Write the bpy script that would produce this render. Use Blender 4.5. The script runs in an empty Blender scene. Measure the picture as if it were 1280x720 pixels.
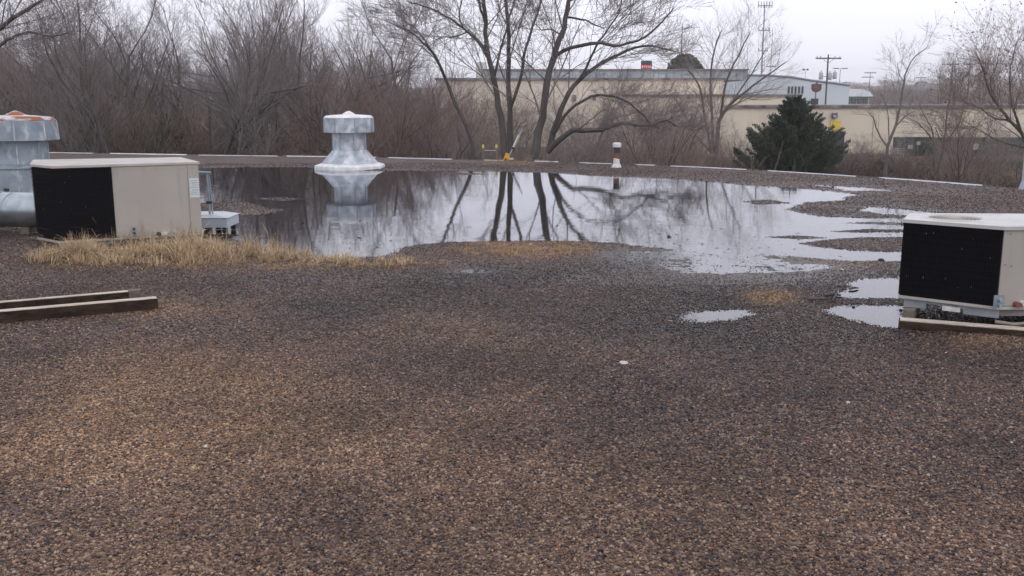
import bpy, math, random
import numpy as np
from mathutils import Vector

C = bpy.data.collections.new('scene'); bpy.context.scene.collection.children.link(C)
SC = bpy.context.scene
rnd = random.Random(7)
RNG = np.random.default_rng(7)

# ------------------------------------------------------------------ camera
CAMZ = 1.7; PITCH = math.radians(10.85); FPX = 1200.0
cd = bpy.data.cameras.new('camera'); cd.sensor_width = 36; cd.lens = FPX/1280*36
cd.clip_start = 0.05; cd.clip_end = 9000
cam = bpy.data.objects.new('camera', cd); C.objects.link(cam)
cam.location = (0, 0, CAMZ); cam.rotation_euler = (math.pi/2-PITCH, 0, 0)
SC.camera = cam
ct, st_ = math.cos(PITCH), math.sin(PITCH)

def ray(px, py):
    u = (px-640)/FPX; v = (360-py)/FPX
    return u, ct+v*st_, -st_+v*ct
def P(px, py, z=0.0):
    u, a, b = ray(px, py); t = (z-CAMZ)/b
    return Vector((u*t, a*t, z))
def Q(px, py, Y):
    u, a, b = ray(px, py); t = Y/a
    return Vector((u*t, Y, CAMZ+b*t))
def proj(x, y, z):
    """world -> photograph pixel (arrays)"""
    dz = z-CAMZ
    dep = y*ct-dz*st_; up = y*st_+dz*ct
    dep = np.maximum(dep, 0.05)
    return 640+FPX*x/dep, 360-FPX*up/dep

# ------------------------------------------------------------------ world, sun, exposure
w = bpy.data.worlds.new('World'); SC.world = w; w.use_nodes = True
nt = w.node_tree; nt.nodes.clear()
out = nt.nodes.new('ShaderNodeOutputWorld'); bg = nt.nodes.new('ShaderNodeBackground')
sky = nt.nodes.new('ShaderNodeTexSky'); sky.sky_type = 'NISHITA'; sky.sun_disc = False
sky.sun_elevation = math.radians(38); sky.sun_rotation = math.radians(150)
sky.air_density = 1.0; sky.dust_density = 3.0
mx = nt.nodes.new('ShaderNodeMix'); mx.data_type = 'RGBA'; mx.inputs[0].default_value = 0.97
tc = nt.nodes.new('ShaderNodeTexCoord'); mp = nt.nodes.new('ShaderNodeMapping'); mp.inputs['Scale'].default_value = (1, 1, 2.5)
nz = nt.nodes.new('ShaderNodeTexNoise'); nz.inputs['Scale'].default_value = 1.6; nz.inputs['Detail'].default_value = 4
cr = nt.nodes.new('ShaderNodeValToRGB')
cr.color_ramp.elements[0].position = 0.3; cr.color_ramp.elements[0].color = (9.6, 9.65, 11.0, 1)
cr.color_ramp.elements[1].position = 0.7; cr.color_ramp.elements[1].color = (10.4, 10.4, 11.5, 1)
nt.links.new(tc.outputs['Generated'], mp.inputs[0]); nt.links.new(mp.outputs[0], nz.inputs['Vector'])
nt.links.new(nz.outputs['Fac'], cr.inputs[0])
nt.links.new(sky.outputs[0], mx.inputs['A']); nt.links.new(cr.outputs[0], mx.inputs['B'])
nt.links.new(mx.outputs['Result'], bg.inputs[0]); bg.inputs[1].default_value = 0.114
nt.links.new(bg.outputs[0], out.inputs[0])
sl = bpy.data.lights.new('sun', 'SUN'); sl.energy = 0.5; sl.angle = math.radians(25); sl.color = (1, .97, .93)
so = bpy.data.objects.new('sun', sl); C.objects.link(so)
so.rotation_euler = (math.radians(90-38), 0, math.radians(180-150))
SC.view_settings.view_transform = 'Standard'; SC.view_settings.look = 'None'
SC.view_settings.gamma = 1; SC.view_settings.exposure = 0; SC.view_settings.use_curve_mapping = False
SC.cycles.max_bounces = 6; SC.cycles.transparent_max_bounces = 12

# ------------------------------------------------------------------ noise
def hash2(ix, iy, s):
    h = (ix.astype(np.int64)*374761393 + iy.astype(np.int64)*668265263 + s*982451653) & 0x7fffffff
    h = ((h ^ (h >> 13))*1274126177) & 0x7fffffff
    h = h ^ (h >> 16)
    return (h & 0xffff)/65535.0
def vnoise(x, y, f, s=0):
    x = np.asarray(x, float)*f; y = np.asarray(y, float)*f
    ix = np.floor(x); iy = np.floor(y); fx = x-ix; fy = y-iy
    fx = fx*fx*(3-2*fx); fy = fy*fy*(3-2*fy)
    a = hash2(ix, iy, s); b = hash2(ix+1, iy, s); c = hash2(ix, iy+1, s); d = hash2(ix+1, iy+1, s)
    return (a*(1-fx)+b*fx)*(1-fy)+(c*(1-fx)+d*fx)*fy*1.0
def fbm(x, y, f, n=4, s=0):
    t = 0; a = 1; k = 0
    for i in range(n):
        t = t+a*(vnoise(x, y, f*2**i, s+i*17)-.5); k += a; a *= .55
    return t/k*2
def sstep(a, b, x):
    t = np.clip((x-a)/(b-a), 0, 1); return t*t*(3-2*t)

# ------------------------------------------------------------------ materials
def N(m, t): return m.node_tree.nodes.new(t)
def newmat(name):
    m = bpy.data.materials.new(name); m.use_nodes = True
    b = m.node_tree.nodes['Principled BSDF']; return m, b, m.node_tree.links
def mat(name, c1, c2=None, rough=.7, scale=4, metal=0, bump=0, bscale=None, stretch=(1, 1, 1), spec=.5, streak=None, coord='Object', det=5):
    m, b, L = newmat(name)
    b.inputs['Roughness'].default_value = rough; b.inputs['Metallic'].default_value = metal
    b.inputs['Specular IOR Level'].default_value = spec
    if c2 is None: c2 = tuple(x*.75 for x in c1)
    tcn = N(m, 'ShaderNodeTexCoord'); mpn = N(m, 'ShaderNodeMapping'); mpn.inputs['Scale'].default_value = stretch
    L.new(tcn.outputs[coord], mpn.inputs[0])
    n = N(m, 'ShaderNodeTexNoise'); n.inputs['Scale'].default_value = scale; n.inputs['Detail'].default_value = det
    n.inputs['Roughness'].default_value = .6
    L.new(mpn.outputs[0], n.inputs['Vector'])
    r = N(m, 'ShaderNodeValToRGB'); r.color_ramp.elements[0].position = .35; r.color_ramp.elements[1].position = .65
    r.color_ramp.elements[0].color = (*c2, 1); r.color_ramp.elements[1].color = (*c1, 1)
    L.new(n.outputs['Fac'], r.inputs[0]); col = r.outputs[0]
    if streak:
        sc, scol, lo, hi, sst = streak
        mp2 = N(m, 'ShaderNodeMapping'); mp2.inputs['Scale'].default_value = sst; L.new(tcn.outputs[coord], mp2.inputs[0])
        n2 = N(m, 'ShaderNodeTexNoise'); n2.inputs['Scale'].default_value = sc; n2.inputs['Detail'].default_value = 6; L.new(mp2.outputs[0], n2.inputs['Vector'])
        r2 = N(m, 'ShaderNodeMapRange'); r2.inputs[1].default_value = lo; r2.inputs[2].default_value = hi; L.new(n2.outputs['Fac'], r2.inputs[0])
        mxn = N(m, 'ShaderNodeMix'); mxn.data_type = 'RGBA'; L.new(r2.outputs[0], mxn.inputs[0]); L.new(col, mxn.inputs['A']); mxn.inputs['B'].default_value = (*scol, 1)
        col = mxn.outputs['Result']
    L.new(col, b.inputs['Base Color'])
    if bump:
        n3 = N(m, 'ShaderNodeTexNoise'); n3.inputs['Scale'].default_value = bscale or scale*6; n3.inputs['Detail'].default_value = 4
        L.new(mpn.outputs[0], n3.inputs['Vector'])
        bn = N(m, 'ShaderNodeBump'); bn.inputs['Strength'].default_value = bump; bn.inputs['Distance'].default_value = .02
        L.new(n3.outputs['Fac'], bn.inputs['Height']); L.new(bn.outputs[0], b.inputs['Normal'])
    return m

M = {}
M['bark'] = mat('bark', (.15, .13, .12), (.085, .073, .067), .9, 3, bump=.6, bscale=25, stretch=(1, 1, .3))
M['bark_dark'] = mat('bark_dark', (.115, .10, .092), (.062, .054, .05), .9, 3, bump=.6, bscale=25, stretch=(1, 1, .3))
M['bark_pale'] = mat('bark_pale', (.22, .195, .175), (.13, .115, .105), .9, 3, bump=.5, bscale=25, stretch=(1, 1, .3))
M['bark_red'] = mat('bark_red', (.15, .09, .075), (.09, .06, .055), .9, 3)
M['twig_grey'] = mat('twig_grey', (.27, .232, .225), (.185, .158, .156), .9, .6)
M['twig_brown'] = mat('twig_brown', (.25, .18, .15), (.17, .125, .11), .9, .6)
M['twig_red'] = mat('twig_red', (.255, .185, .16), (.17, .125, .11), .9, .8)
M['twig_pale'] = mat('twig_pale', (.32, .275, .25), (.22, .19, .18), .9, .8)
M['bud'] = mat('bud', (.30, .19, .14), (.20, .12, .09), .8, 5)
M['brush'] = mat('brush', (.29, .215, .165), (.13, .10, .078), .95, .45)
M['brush_green'] = mat('brush_green', (.14, .145, .085), (.08, .08, .055), .95, 1.2)
M['brush_pale'] = mat('brush_pale', (.38, .30, .22), (.24, .19, .14), .95, .6)
M['brush_red'] = mat('brush_red', (.27, .18, .135), (.15, .10, .075), .95, .6)
M['brush_dark'] = mat('brush_dark', (.10, .085, .072), (.06, .05, .045), .95, .6)
M['litter'] = mat('litter', (.20, .14, .10), (.09, .07, .05), .95, 1.1, bump=1, bscale=6, coord='Object')
M['juniper'] = mat('juniper', (.125, .145, .11), (.060, .075, .058), .9, 2.2, spec=.2)
M['cedar'] = mat('cedar', (.06, .066, .042), (.03, .034, .026), .9, 1.5)
M['straw'] = mat('straw', (.66, .50, .31), (.33, .235, .14), .85, 9)
M['dead_straw'] = mat('dead_straw', (.46, .31, .17), (.24, .155, .085), .9, 9)
M['galv'] = mat('galvanised', (.50, .54, .58), (.25, .29, .34), .5, 3.5, metal=.35, streak=(5, (.66, .68, .70), .50, .70, (1, 1, .6)), bump=.15, bscale=3)
M['galv_dark'] = mat('galvanised_dull', (.34, .385, .42), (.21, .25, .29), .5, 3, metal=.35, streak=(6, (.52, .54, .55), .54, .72, (1, 1, .6)), bump=.15, bscale=3)
M['galv_duct'] = mat('galvanised_duct', (.45, .50, .52), (.28, .32, .34), .33, 5, metal=.8, bump=.1, bscale=2)
M['rust_cap'] = mat('rusty_cap', (.62, .64, .66), (.45, .48, .5), .6, 5, metal=.2, streak=(2.6, (.30, .095, .035), .43, .56, (1, 1, 3)))
M['pale_cap'] = mat('pale_cap', (.82, .82, .80), (.6, .62, .62), .6, 6, metal=.1)
M['beige'] = mat('beige_paint', (.395, .365, .325), (.345, .318, .285), .5, 1.2, streak=(2.0, (.22, .19, .165), .55, .82, (3, 3, .35)), bump=.02, bscale=2)
M['beige_lid'] = mat('beige_lid', (.50, .46, .41), (.38, .35, .31), .45, 3, streak=(6, (.30, .27, .23), .60, .74, (1, 1, 1)))
M['white_lid'] = mat('white_lid', (.54, .53, .50), (.45, .44, .41), .4, 3, streak=(9, (.36, .31, .26), .62, .74, (1, 1, 1)))
M['coil'] = mat('coil', (.009, .008, .010), (.005, .005, .007), .8, 30, bump=0, spec=.15)
M['coil_wire'] = mat('coil_guard_wire', (.012, .011, .013), (.008, .007, .009), .8, 20, spec=.15)
M['bent_fin'] = mat('bent_fin', (.20, .20, .22), (.12, .12, .14), .4, 8, metal=.5)
M['skid'] = mat('skid_steel', (.36, .38, .40), (.26, .28, .30), .55, 5, metal=.2, streak=(8, (.18, .10, .06), .62, .74, (1, 1, 1)))
M['sticker'] = mat('sticker', (.62, .66, .66), (.50, .55, .56), .5, 40, stretch=(.2, .2, 1))
M['sticker_print'] = mat('sticker_print', (.30, .36, .38), (.2, .26, .3), .5, 60)
M['wood_top'] = mat('pale_wood', (.62, .54, .45), (.36, .30, .24), .85, 3, stretch=(.3, 8, 8), bump=.5, bscale=12)
M['wood_dark'] = mat('dark_wood', (.062, .040, .027), (.020, .014, .011), .85, 3, spec=.15, stretch=(.6, 5, 5), bump=.5, bscale=12)
M['wood_block'] = mat('wood_block', (.20, .17, .13), (.11, .09, .075), .8, 8, bump=.4)
M['edge_metal'] = mat('edge_metal', (.56, .57, .59), (.44, .45, .47), .45, 2.5, metal=.2, streak=(4, (.22, .21, .2), .60, .72, (1, 1, 1)))
M['tar'] = mat('tar', (.055, .050, .050), (.03, .028, .028), .6, 6, bump=.6, bscale=20)
M['fascia'] = mat('fascia', (.3, .28, .25), (.25, .23, .2), .7, 3)
M['stone_dark'] = mat('stone_dark', (.035, .03, .03), (.02, .018, .018), .45, 20, bump=.4)
M['stone_tan'] = mat('stone_tan', (.36, .24, .17), (.22, .15, .11), .7, 20)
M['chip_pale'] = mat('chip_pale', (.62, .58, .50), (.42, .38, .32), .7, 20)
M['cream'] = mat('cream_wall', (.70, .625, .50), (.62, .55, .435), .85, .12, streak=(.25, (.36, .31, .25), .58, .8, (1, 1, .25)))
M['cream_far'] = mat('cream_wall_far', (.70, .62, .52), (.60, .53, .44), .85, .12, streak=(.25, (.34, .29, .24), .58, .8, (1, 1, .25)))
M['trim_dark'] = mat('trim_dark', (.28, .245, .24), (.06, .05, .05), .7, 1)
M['roof_blue'] = mat('roof_blue_grey', (.33, .37, .41), (.25, .29, .33), .55, .3, streak=(.4, (.50, .53, .56), .55, .7, (1, 1, 3)))
M['roof_seam'] = mat('roof_seam', (.25, .28, .31), (.2, .22, .25), .6, 1)
M['white_bldg'] = mat('pale_metal_wall', (.58, .64, .68), (.50, .56, .60), .6, .08)
M['grey_roof'] = mat('grey_roof', (.42, .44, .43), (.35, .37, .36), .7, .1)
M['window'] = mat('window_glass', (.035, .045, .055), (.02, .025, .03), .12, 2)
M['pier'] = mat('pier', (.52, .52, .50), (.44, .44, .42), .8, 1)
M['sign_maroon'] = mat('sign_maroon', (.10, .03, .035), (.07, .02, .025), .5, 1)
M['sign_white'] = mat('sign_white', (.65, .65, .65), (.55, .55, .55), .5, 1)
M['sign_red'] = mat('sign_red', (.55, .035, .05), (.45, .03, .04), .4, 1)
M['sign_dark'] = mat('sign_dark', (.05, .05, .06), (.03, .03, .04), .4, 1)
M['pole_wood'] = mat('pole_wood', (.10, .075, .07), (.06, .05, .045), .85, 1)
M['steel_far'] = mat('far_steel', (.22, .23, .26), (.17, .18, .2), .6, 1, metal=.2)
M['drum'] = mat('transformer_drum', (.42, .45, .48), (.34, .37, .4), .5, 2, metal=.2)
M['green_box'] = mat('green_container', (.05, .075, .062), (.03, .045, .04), .6, .8, streak=(1.5, (.10, .08, .06), .58, .72, (1, 1, .6)))
M['door_dark'] = mat('door_dark', (.05, .05, .055), (.035, .035, .04), .6, 1)
M['yellow'] = mat('yellow_sign', (.75, .52, .08), (.6, .42, .06), .5, 2)
M['car_red'] = mat('car_red', (.42, .04, .03), (.35, .03, .03), .3, 1)
M['car_dark'] = mat('car_dark', (.04, .04, .05), (.03, .03, .035), .3, 1)
M['car_white'] = mat('car_white', (.6, .6, .6), (.5, .5, .5), .3, 1)
M['tyre'] = mat('tyre', (.02, .02, .02), (.015, .015, .015), .8, 1)
M['ladder'] = mat('ladder_aluminium', (.33, .31, .29), (.25, .23, .22), .5, 5, metal=.4)
M['plastic_yellow'] = mat('plastic_yellow', (.66, .56, .14), (.5, .42, .1), .45, 5)
M['plastic_orange'] = mat('plastic_orange', (.85, .40, .03), (.7, .3, .02), .45, 5)
M['tray'] = mat('tray_grey', (.50, .53, .55), (.40, .43, .46), .5, 5)
M['tube_grey'] = mat('tube_grey', (.55, .56, .54), (.42, .43, .42), .4, 8, metal=.2)
M['grip_black'] = mat('grip_black', (.03, .03, .03), (.02, .02, .02), .6, 8)
M['pipe_white'] = mat('pipe_white', (.72, .71, .68), (.52, .5, .47), .6, 18, streak=(9, (.2, .12, .08), .62, .72, (1, 1, .5)))
M['pipe_black'] = mat('pipe_black', (.035, .032, .034), (.02, .02, .02), .6, 10)
M['pipe_rust'] = mat('pipe_rust', (.28, .10, .05), (.10, .045, .03), .8, 18)
M['house_white'] = mat('house_white', (.62, .62, .6), (.55, .55, .53), .7, .5)
M['house_roof'] = mat('house_roof', (.14, .12, .12), (.10, .09, .09), .8, .5)
M['brick_red'] = mat('red_brick_far', (.30, .14, .11), (.24, .11, .09), .8, .5)
M['pipe_grey'] = mat('pipe_grey_paint', (.40, .44, .48), (.33, .37, .41), .5, 4)
M['hose'] = mat('hose', (.30, .27, .22), (.2, .17, .14), .6, 8)

def gravel_mat(name, inst):
    m, b, L = newmat(name)
    geo = N(m, 'ShaderNodeNewGeometry')
    def attr(n):
        a = N(m, 'ShaderNodeAttribute'); a.attribute_name = n; a.attribute_type = 'INSTANCER' if inst else 'GEOMETRY'; return a.outputs['Fac']
    tan, wet = attr('tan'), attr('wet')
    if inst:
        oi = N(m, 'ShaderNodeObjectInfo'); val = oi.outputs['Random']
    else:
        v = N(m, 'ShaderNodeTexVoronoi'); v.inputs['Scale'].default_value = 62; L.new(geo.outputs['Position'], v.inputs['Vector'])
        sep = N(m, 'ShaderNodeSeparateColor'); L.new(v.outputs['Color'], sep.inputs[0]); val = sep.outputs[0]
    def ramp(stops):
        r = N(m, 'ShaderNodeValToRGB'); r.color_ramp.interpolation = 'LINEAR'
        e = r.color_ramp.elements
        e[0].position = stops[0][0]; e[0].color = (*stops[0][1], 1); e[1].position = stops[-1][0]; e[1].color = (*stops[-1][1], 1)
        for p, c in stops[1:-1]:
            q = e.new(p); q.color = (*c, 1)
        L.new(val, r.inputs[0]); return r.outputs[0]
    A = ramp([(0, (.010, .010, .016)), (.33, (.026, .025, .037)), (.42, (.12, .064, .042)), (.55, (.058, .050, .056)), (.72, (.20, .098, .055)), (.84, (.10, .085, .085)), (.93, (.34, .20, .12)), (1, (.36, .29, .24))])
    B = ramp([(0, (.030, .022, .024)), (.2, (.13, .070, .044)), (.45, (.38, .205, .105)), (.65, (.10, .078, .07)), (.85, (.56, .34, .18)), (1, (.50, .39, .28))])
    mixc = N(m, 'ShaderNodeMix'); mixc.data_type = 'RGBA'; L.new(tan, mixc.inputs[0]); L.new(A, mixc.inputs['A']); L.new(B, mixc.inputs['B'])
    # broad worn patches
    n = N(m, 'ShaderNodeTexNoise'); n.inputs['Scale'].default_value = .9; n.inputs['Detail'].default_value = 5; L.new(geo.outputs['Position'], n.inputs['Vector'])
    mr = N(m, 'ShaderNodeMapRange'); mr.inputs[1].default_value = .3; mr.inputs[2].default_value = .7; mr.inputs[3].default_value = (.50 if inst else .38); mr.inputs[4].default_value = (1.10 if inst else .82); L.new(n.outputs['Fac'], mr.inputs[0])  # base sheet darker than the pebbles: shade in the gaps painted in
    wm = N(m, 'ShaderNodeMapRange'); wm.inputs[3].default_value = 1.0; wm.inputs[4].default_value = .50; L.new(wet, wm.inputs[0])
    mu = N(m, 'ShaderNodeMath'); mu.operation = 'MULTIPLY'; L.new(mr.outputs[0], mu.inputs[0]); L.new(wm.outputs[0], mu.inputs[1])
    sc = N(m, 'ShaderNodeVectorMath'); sc.operation = 'SCALE'; L.new(mixc.outputs['Result'], sc.inputs[0]); L.new(mu.outputs[0], sc.inputs['Scale'])
    b.inputs['Specular IOR Level'].default_value = .36
    L.new(sc.outputs[0], b.inputs['Base Color'])
    rg = N(m, 'ShaderNodeMapRange'); rg.inputs[3].default_value = .62; rg.inputs[4].default_value = .22; L.new(wet, rg.inputs[0]); L.new(rg.outputs[0], b.inputs['Roughness'])
    if not inst:
        bn = N(m, 'ShaderNodeBump'); bn.inputs['Strength'].default_value = .9; bn.inputs['Distance'].default_value = .008
        L.new(v.outputs['Distance'], bn.inputs['Height']); bn.invert = True; L.new(bn.outputs[0], b.inputs['Normal'])
    return m
M['gravel'] = gravel_mat('roof_gravel', False)
M['pebble'] = gravel_mat('loose_pebbles', True)

def water_mat():
    m = bpy.data.materials.new('rain_water'); m.use_nodes = True; t = m.node_tree; t.nodes.clear(); L = t.links
    o = t.nodes.new('ShaderNodeOutputMaterial'); g = t.nodes.new('ShaderNodeBsdfGlossy'); tr = t.nodes.new('ShaderNodeBsdfTransparent')
    g.inputs['Roughness'].default_value = .04; g.inputs['Color'].default_value = (.96, .97, 1, 1)
    tr.inputs['Color'].default_value = (.80, .80, .78, 1)
    f = t.nodes.new('ShaderNodeFresnel'); f.inputs['IOR'].default_value = 2.15
    mi = t.nodes.new('ShaderNodeMixShader'); L.new(f.outputs[0], mi.inputs[0]); L.new(tr.outputs[0], mi.inputs[1]); L.new(g.outputs[0], mi.inputs[2]); L.new(mi.outputs[0], o.inputs[0])
    ge = t.nodes.new('ShaderNodeNewGeometry'); n = t.nodes.new('ShaderNodeTexNoise'); n.inputs['Scale'].default_value = 2.2; n.inputs['Detail'].default_value = 2
    L.new(ge.outputs['Position'], n.inputs['Vector']); b = t.nodes.new('ShaderNodeBump'); b.inputs['Strength'].default_value = .045; b.inputs['Distance'].default_value = .03
    L.new(n.outputs['Fac'], b.inputs['Height']); L.new(b.outputs[0], g.inputs['Normal'])
    return m
M['water'] = water_mat()

# ------------------------------------------------------------------ mesh helpers
def tag(o, label=None, cat=None, group=None, kind=None):
    if label: o['label'] = label
    if cat: o['category'] = cat
    if group: o['group'] = group
    if kind: o['kind'] = kind
    return o
def empty(name, loc, label, cat, group=None):
    o = bpy.data.objects.new(name, None); C.objects.link(o); o.location = loc; o.empty_display_size = .2
    return tag(o, label, cat, group)
def link_mesh(me, name, parent=None, loc=None):
    o = bpy.data.objects.new(name, me); C.objects.link(o)
    if parent: o.parent = parent
    if loc is not None: o.location = loc
    return o
class MB:
    """collects shapes in world coordinates; build() links them as ONE mesh object"""
    def __init__(s): s.v = []; s.f = []
    def add(s, vs, fs):
        k = len(s.v); s.v += [tuple(p) for p in vs]; s.f += [tuple(i+k for i in f) for f in fs]; return s
    def prism(s, pts, z0, z1, top=1.0):
        n = len(pts); cx = sum(p[0] for p in pts)/n; cy = sum(p[1] for p in pts)/n
        vs = [(p[0], p[1], z0) for p in pts]+[(cx+(p[0]-cx)*top, cy+(p[1]-cy)*top, z1) for p in pts]
        fs = [tuple(reversed(range(n))), tuple(range(n, 2*n))]+[(i, (i+1) % n, n+(i+1) % n, n+i) for i in range(n)]
        return s.add(vs, fs)
    def box(s, c, size, rz=0, tilt=None):
        cx, cy, cz = c; a, b, h = size[0]/2, size[1]/2, size[2]/2
        co, si = math.cos(rz), math.sin(rz); vs = []
        for z in (-h, h):
            for x, y in ((-a, -b), (a, -b), (a, b), (-a, b)):
                vs.append((cx+x*co-y*si, cy+x*si+y*co, cz+z))
        return s.add(vs, [(3, 2, 1, 0), (4, 5, 6, 7), (0, 1, 5, 4), (1, 2, 6, 5), (2, 3, 7, 6), (3, 0, 4, 7)])
    def tube(s, pts, r, n=8, caps=True):
        pts = [Vector(p) for p in pts]; K = len(pts); rs = r if isinstance(r, (list, tuple)) else [r]*K
        vs = []; a = None
        for i, p in enumerate(pts):
            d = (pts[min(i+1, K-1)]-pts[max(i-1, 0)]).normalized()
            if a is None: a = d.cross(Vector((0, 0, 1)) if abs(d.z) < .9 else Vector((1, 0, 0))).normalized()
            else: a = (a-d*a.dot(d)).normalized()
            b = d.cross(a)
            for k in range(n):
                t = 2*math.pi*k/n; vs.append(p+a*(rs[i]*math.cos(t))+b*(rs[i]*math.sin(t)))
        fs = [(i*n+k, (i+1)*n+k, (i+1)*n+(k+1) % n, i*n+(k+1) % n) for i in range(K-1) for k in range(n)]
        if caps: fs += [tuple(range(n)), tuple(reversed(range((K-1)*n, K*n)))]
        return s.add(vs, fs)
    def lathe(s, c, prof, n=24, rot=0, sq=1):
        """prof: list of (r, z); closed at both ends"""
        vs = []; K = len(prof)
        for r, z in prof:
            for k in range(n):
                t = rot+2*math.pi*k/n; vs.append((c[0]+r*math.cos(t), c[1]+r*sq*math.sin(t), z))
        fs = [(i*n+k, i*n+(k+1) % n, (i+1)*n+(k+1) % n, (i+1)*n+k) for i in range(K-1) for k in range(n)]
        fs += [tuple(reversed(range(n))), tuple(range((K-1)*n, K*n))]
        return s.add(vs, fs)
    def build(s, name, m, parent=None, smooth=False, bevel=0, origin=None):
        me = bpy.data.meshes.new(name); off = Vector(parent.location) if parent and parent.type == 'EMPTY' else Vector((0, 0, 0))
        if parent and parent.type != 'EMPTY' and parent.parent: off = Vector(parent.parent.location)+Vector(parent.location)
        elif parent and parent.type != 'EMPTY': off = Vector(parent.location)
        if origin is not None: off = Vector(origin)
        me.from_pydata([(a-off.x, b-off.y, c-off.z) for a, b, c in s.v], [], s.f); me.update()
        me.materials.append(M[m])
        if smooth:
            me.polygons.foreach_set('use_smooth', [True]*len(me.polygons))
        o = link_mesh(me, name, parent, None if parent else (off if origin is not None else None))
        if bevel:
            md = o.modifiers.new('bevel', 'BEVEL'); md.width = bevel; md.segments = 2; md.limit_method = 'ANGLE'; md.angle_limit = math.radians(50)
        if smooth: 
            try: me.set_sharp_from_angle(angle=math.radians(40))
            except Exception: pass
        return o
def np_mesh(name, V, F, material, attrs=None, smooth=False):
    """V (n,3) F (m,k) arrays"""
    me = bpy.data.meshes.new(name); k = F.shape[1]
    me.vertices.add(len(V)); me.vertices.foreach_set('co', V.astype(np.float32).ravel())
    me.loops.add(F.size); me.loops.foreach_set('vertex_index', F.astype(np.int32).ravel())
    me.polygons.add(len(F)); me.polygons.foreach_set('loop_start', np.arange(0, F.size, k, dtype=np.int32))
    if smooth: me.polygons.foreach_set('use_smooth', np.ones(len(F), bool))
    me.update(calc_edges=True)
    if attrs:
        for n, a in attrs.items():
            at = me.attributes.new(n, 'FLOAT', 'POINT'); at.data.foreach_set('value', a.astype(np.float32))
    if material: me.materials.append(M[material])
    return me

def scatter(name, pts, rot, scale, sources, material, attrs, label, cat, kind='stuff', idx=None):
    """geometry-nodes scatter of many small pieces as one object (stuff)"""
    me = bpy.data.meshes.new(name+'_points'); me.vertices.add(len(pts)); me.vertices.foreach_set('co', pts.astype(np.float32).ravel())
    a = me.attributes.new('rot', 'FLOAT_VECTOR', 'POINT'); a.data.foreach_set('vector', rot.astype(np.float32).ravel())
    a = me.attributes.new('sc', 'FLOAT_VECTOR', 'POINT'); a.data.foreach_set('vector', scale.astype(np.float32).ravel())
    a = me.attributes.new('idx', 'INT', 'POINT'); a.data.foreach_set('value', (RNG.integers(0, len(sources), len(pts)) if idx is None else idx).astype(np.int32))
    for n, v in (attrs or {}).items():
        a = me.attributes.new(n, 'FLOAT', 'POINT'); a.data.foreach_set('value', v.astype(np.float32))
    o = link_mesh(me, name); tag(o, label, cat, None, kind)
    ng = bpy.data.node_groups.new(name+'_nodes', 'GeometryNodeTree')
    ng.interface.new_socket('Geometry', in_out='INPUT', socket_type='NodeSocketGeometry')
    ng.interface.new_socket('Geometry', in_out='OUTPUT', socket_type='NodeSocketGeometry')
    gi = ng.nodes.new('NodeGroupInput'); go = ng.nodes.new('NodeGroupOutput'); ip = ng.nodes.new('GeometryNodeInstanceOnPoints')
    gt = ng.nodes.new('GeometryNodeGeometryToInstance')
    for s in reversed(sources):
        oi = ng.nodes.new('GeometryNodeObjectInfo'); oi.inputs['Object'].default_value = s; oi.inputs['As Instance'].default_value = True
        ng.links.new(oi.outputs['Geometry'], gt.inputs[0])
    ng.links.new(gi.outputs[0], ip.inputs['Points']); ng.links.new(gt.outputs[0], ip.inputs['Instance'])
    ip.inputs['Pick Instance'].default_value = True
    def na(n, t):
        q = ng.nodes.new('GeometryNodeInputNamedAttribute'); q.data_type = t; q.inputs['Name'].default_value = n; return q.outputs['Attribute']
    ng.links.new(na('idx', 'INT'), ip.inputs['Instance Index'])
    er = ng.nodes.new('FunctionNodeEulerToRotation'); ng.links.new(na('rot', 'FLOAT_VECTOR'), er.inputs[0]); ng.links.new(er.outputs[0], ip.inputs['Rotation'])
    ng.links.new(na('sc', 'FLOAT_VECTOR'), ip.inputs['Scale']); ng.links.new(ip.outputs[0], go.inputs[0])
    md = o.modifiers.new('scatter', 'NODES'); md.node_group = ng
    if material: me.materials.append(M[material])
    return o

# ------------------------------------------------------------------ roof: shape of the surface traced on the ground
EDGE_PX = [(-200, 187.5), (-60, 188.5), (60, 191.0), (250, 194.3), (400, 196.2), (480, 197.5), (600, 200.5), (680, 202.3), (780, 205.8), (870, 209.2), (950, 213.2), (1060, 220.3), (1140, 225.7), (1225, 232.3), (1300, 239)]
EP = [P(a, b, .05) for a, b in EDGE_PX]
ex = np.array([p.x for p in EP]); ey = np.array([p.y for p in EP])
ex = np.concatenate([[-40], ex, [ex[-1]+5, 40]]); ey = np.concatenate([[ey[0]+2], ey, [ey[-1]-5, ey[-1]-6]])
def edge_y(x): return np.interp(x, ex, ey)

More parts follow.
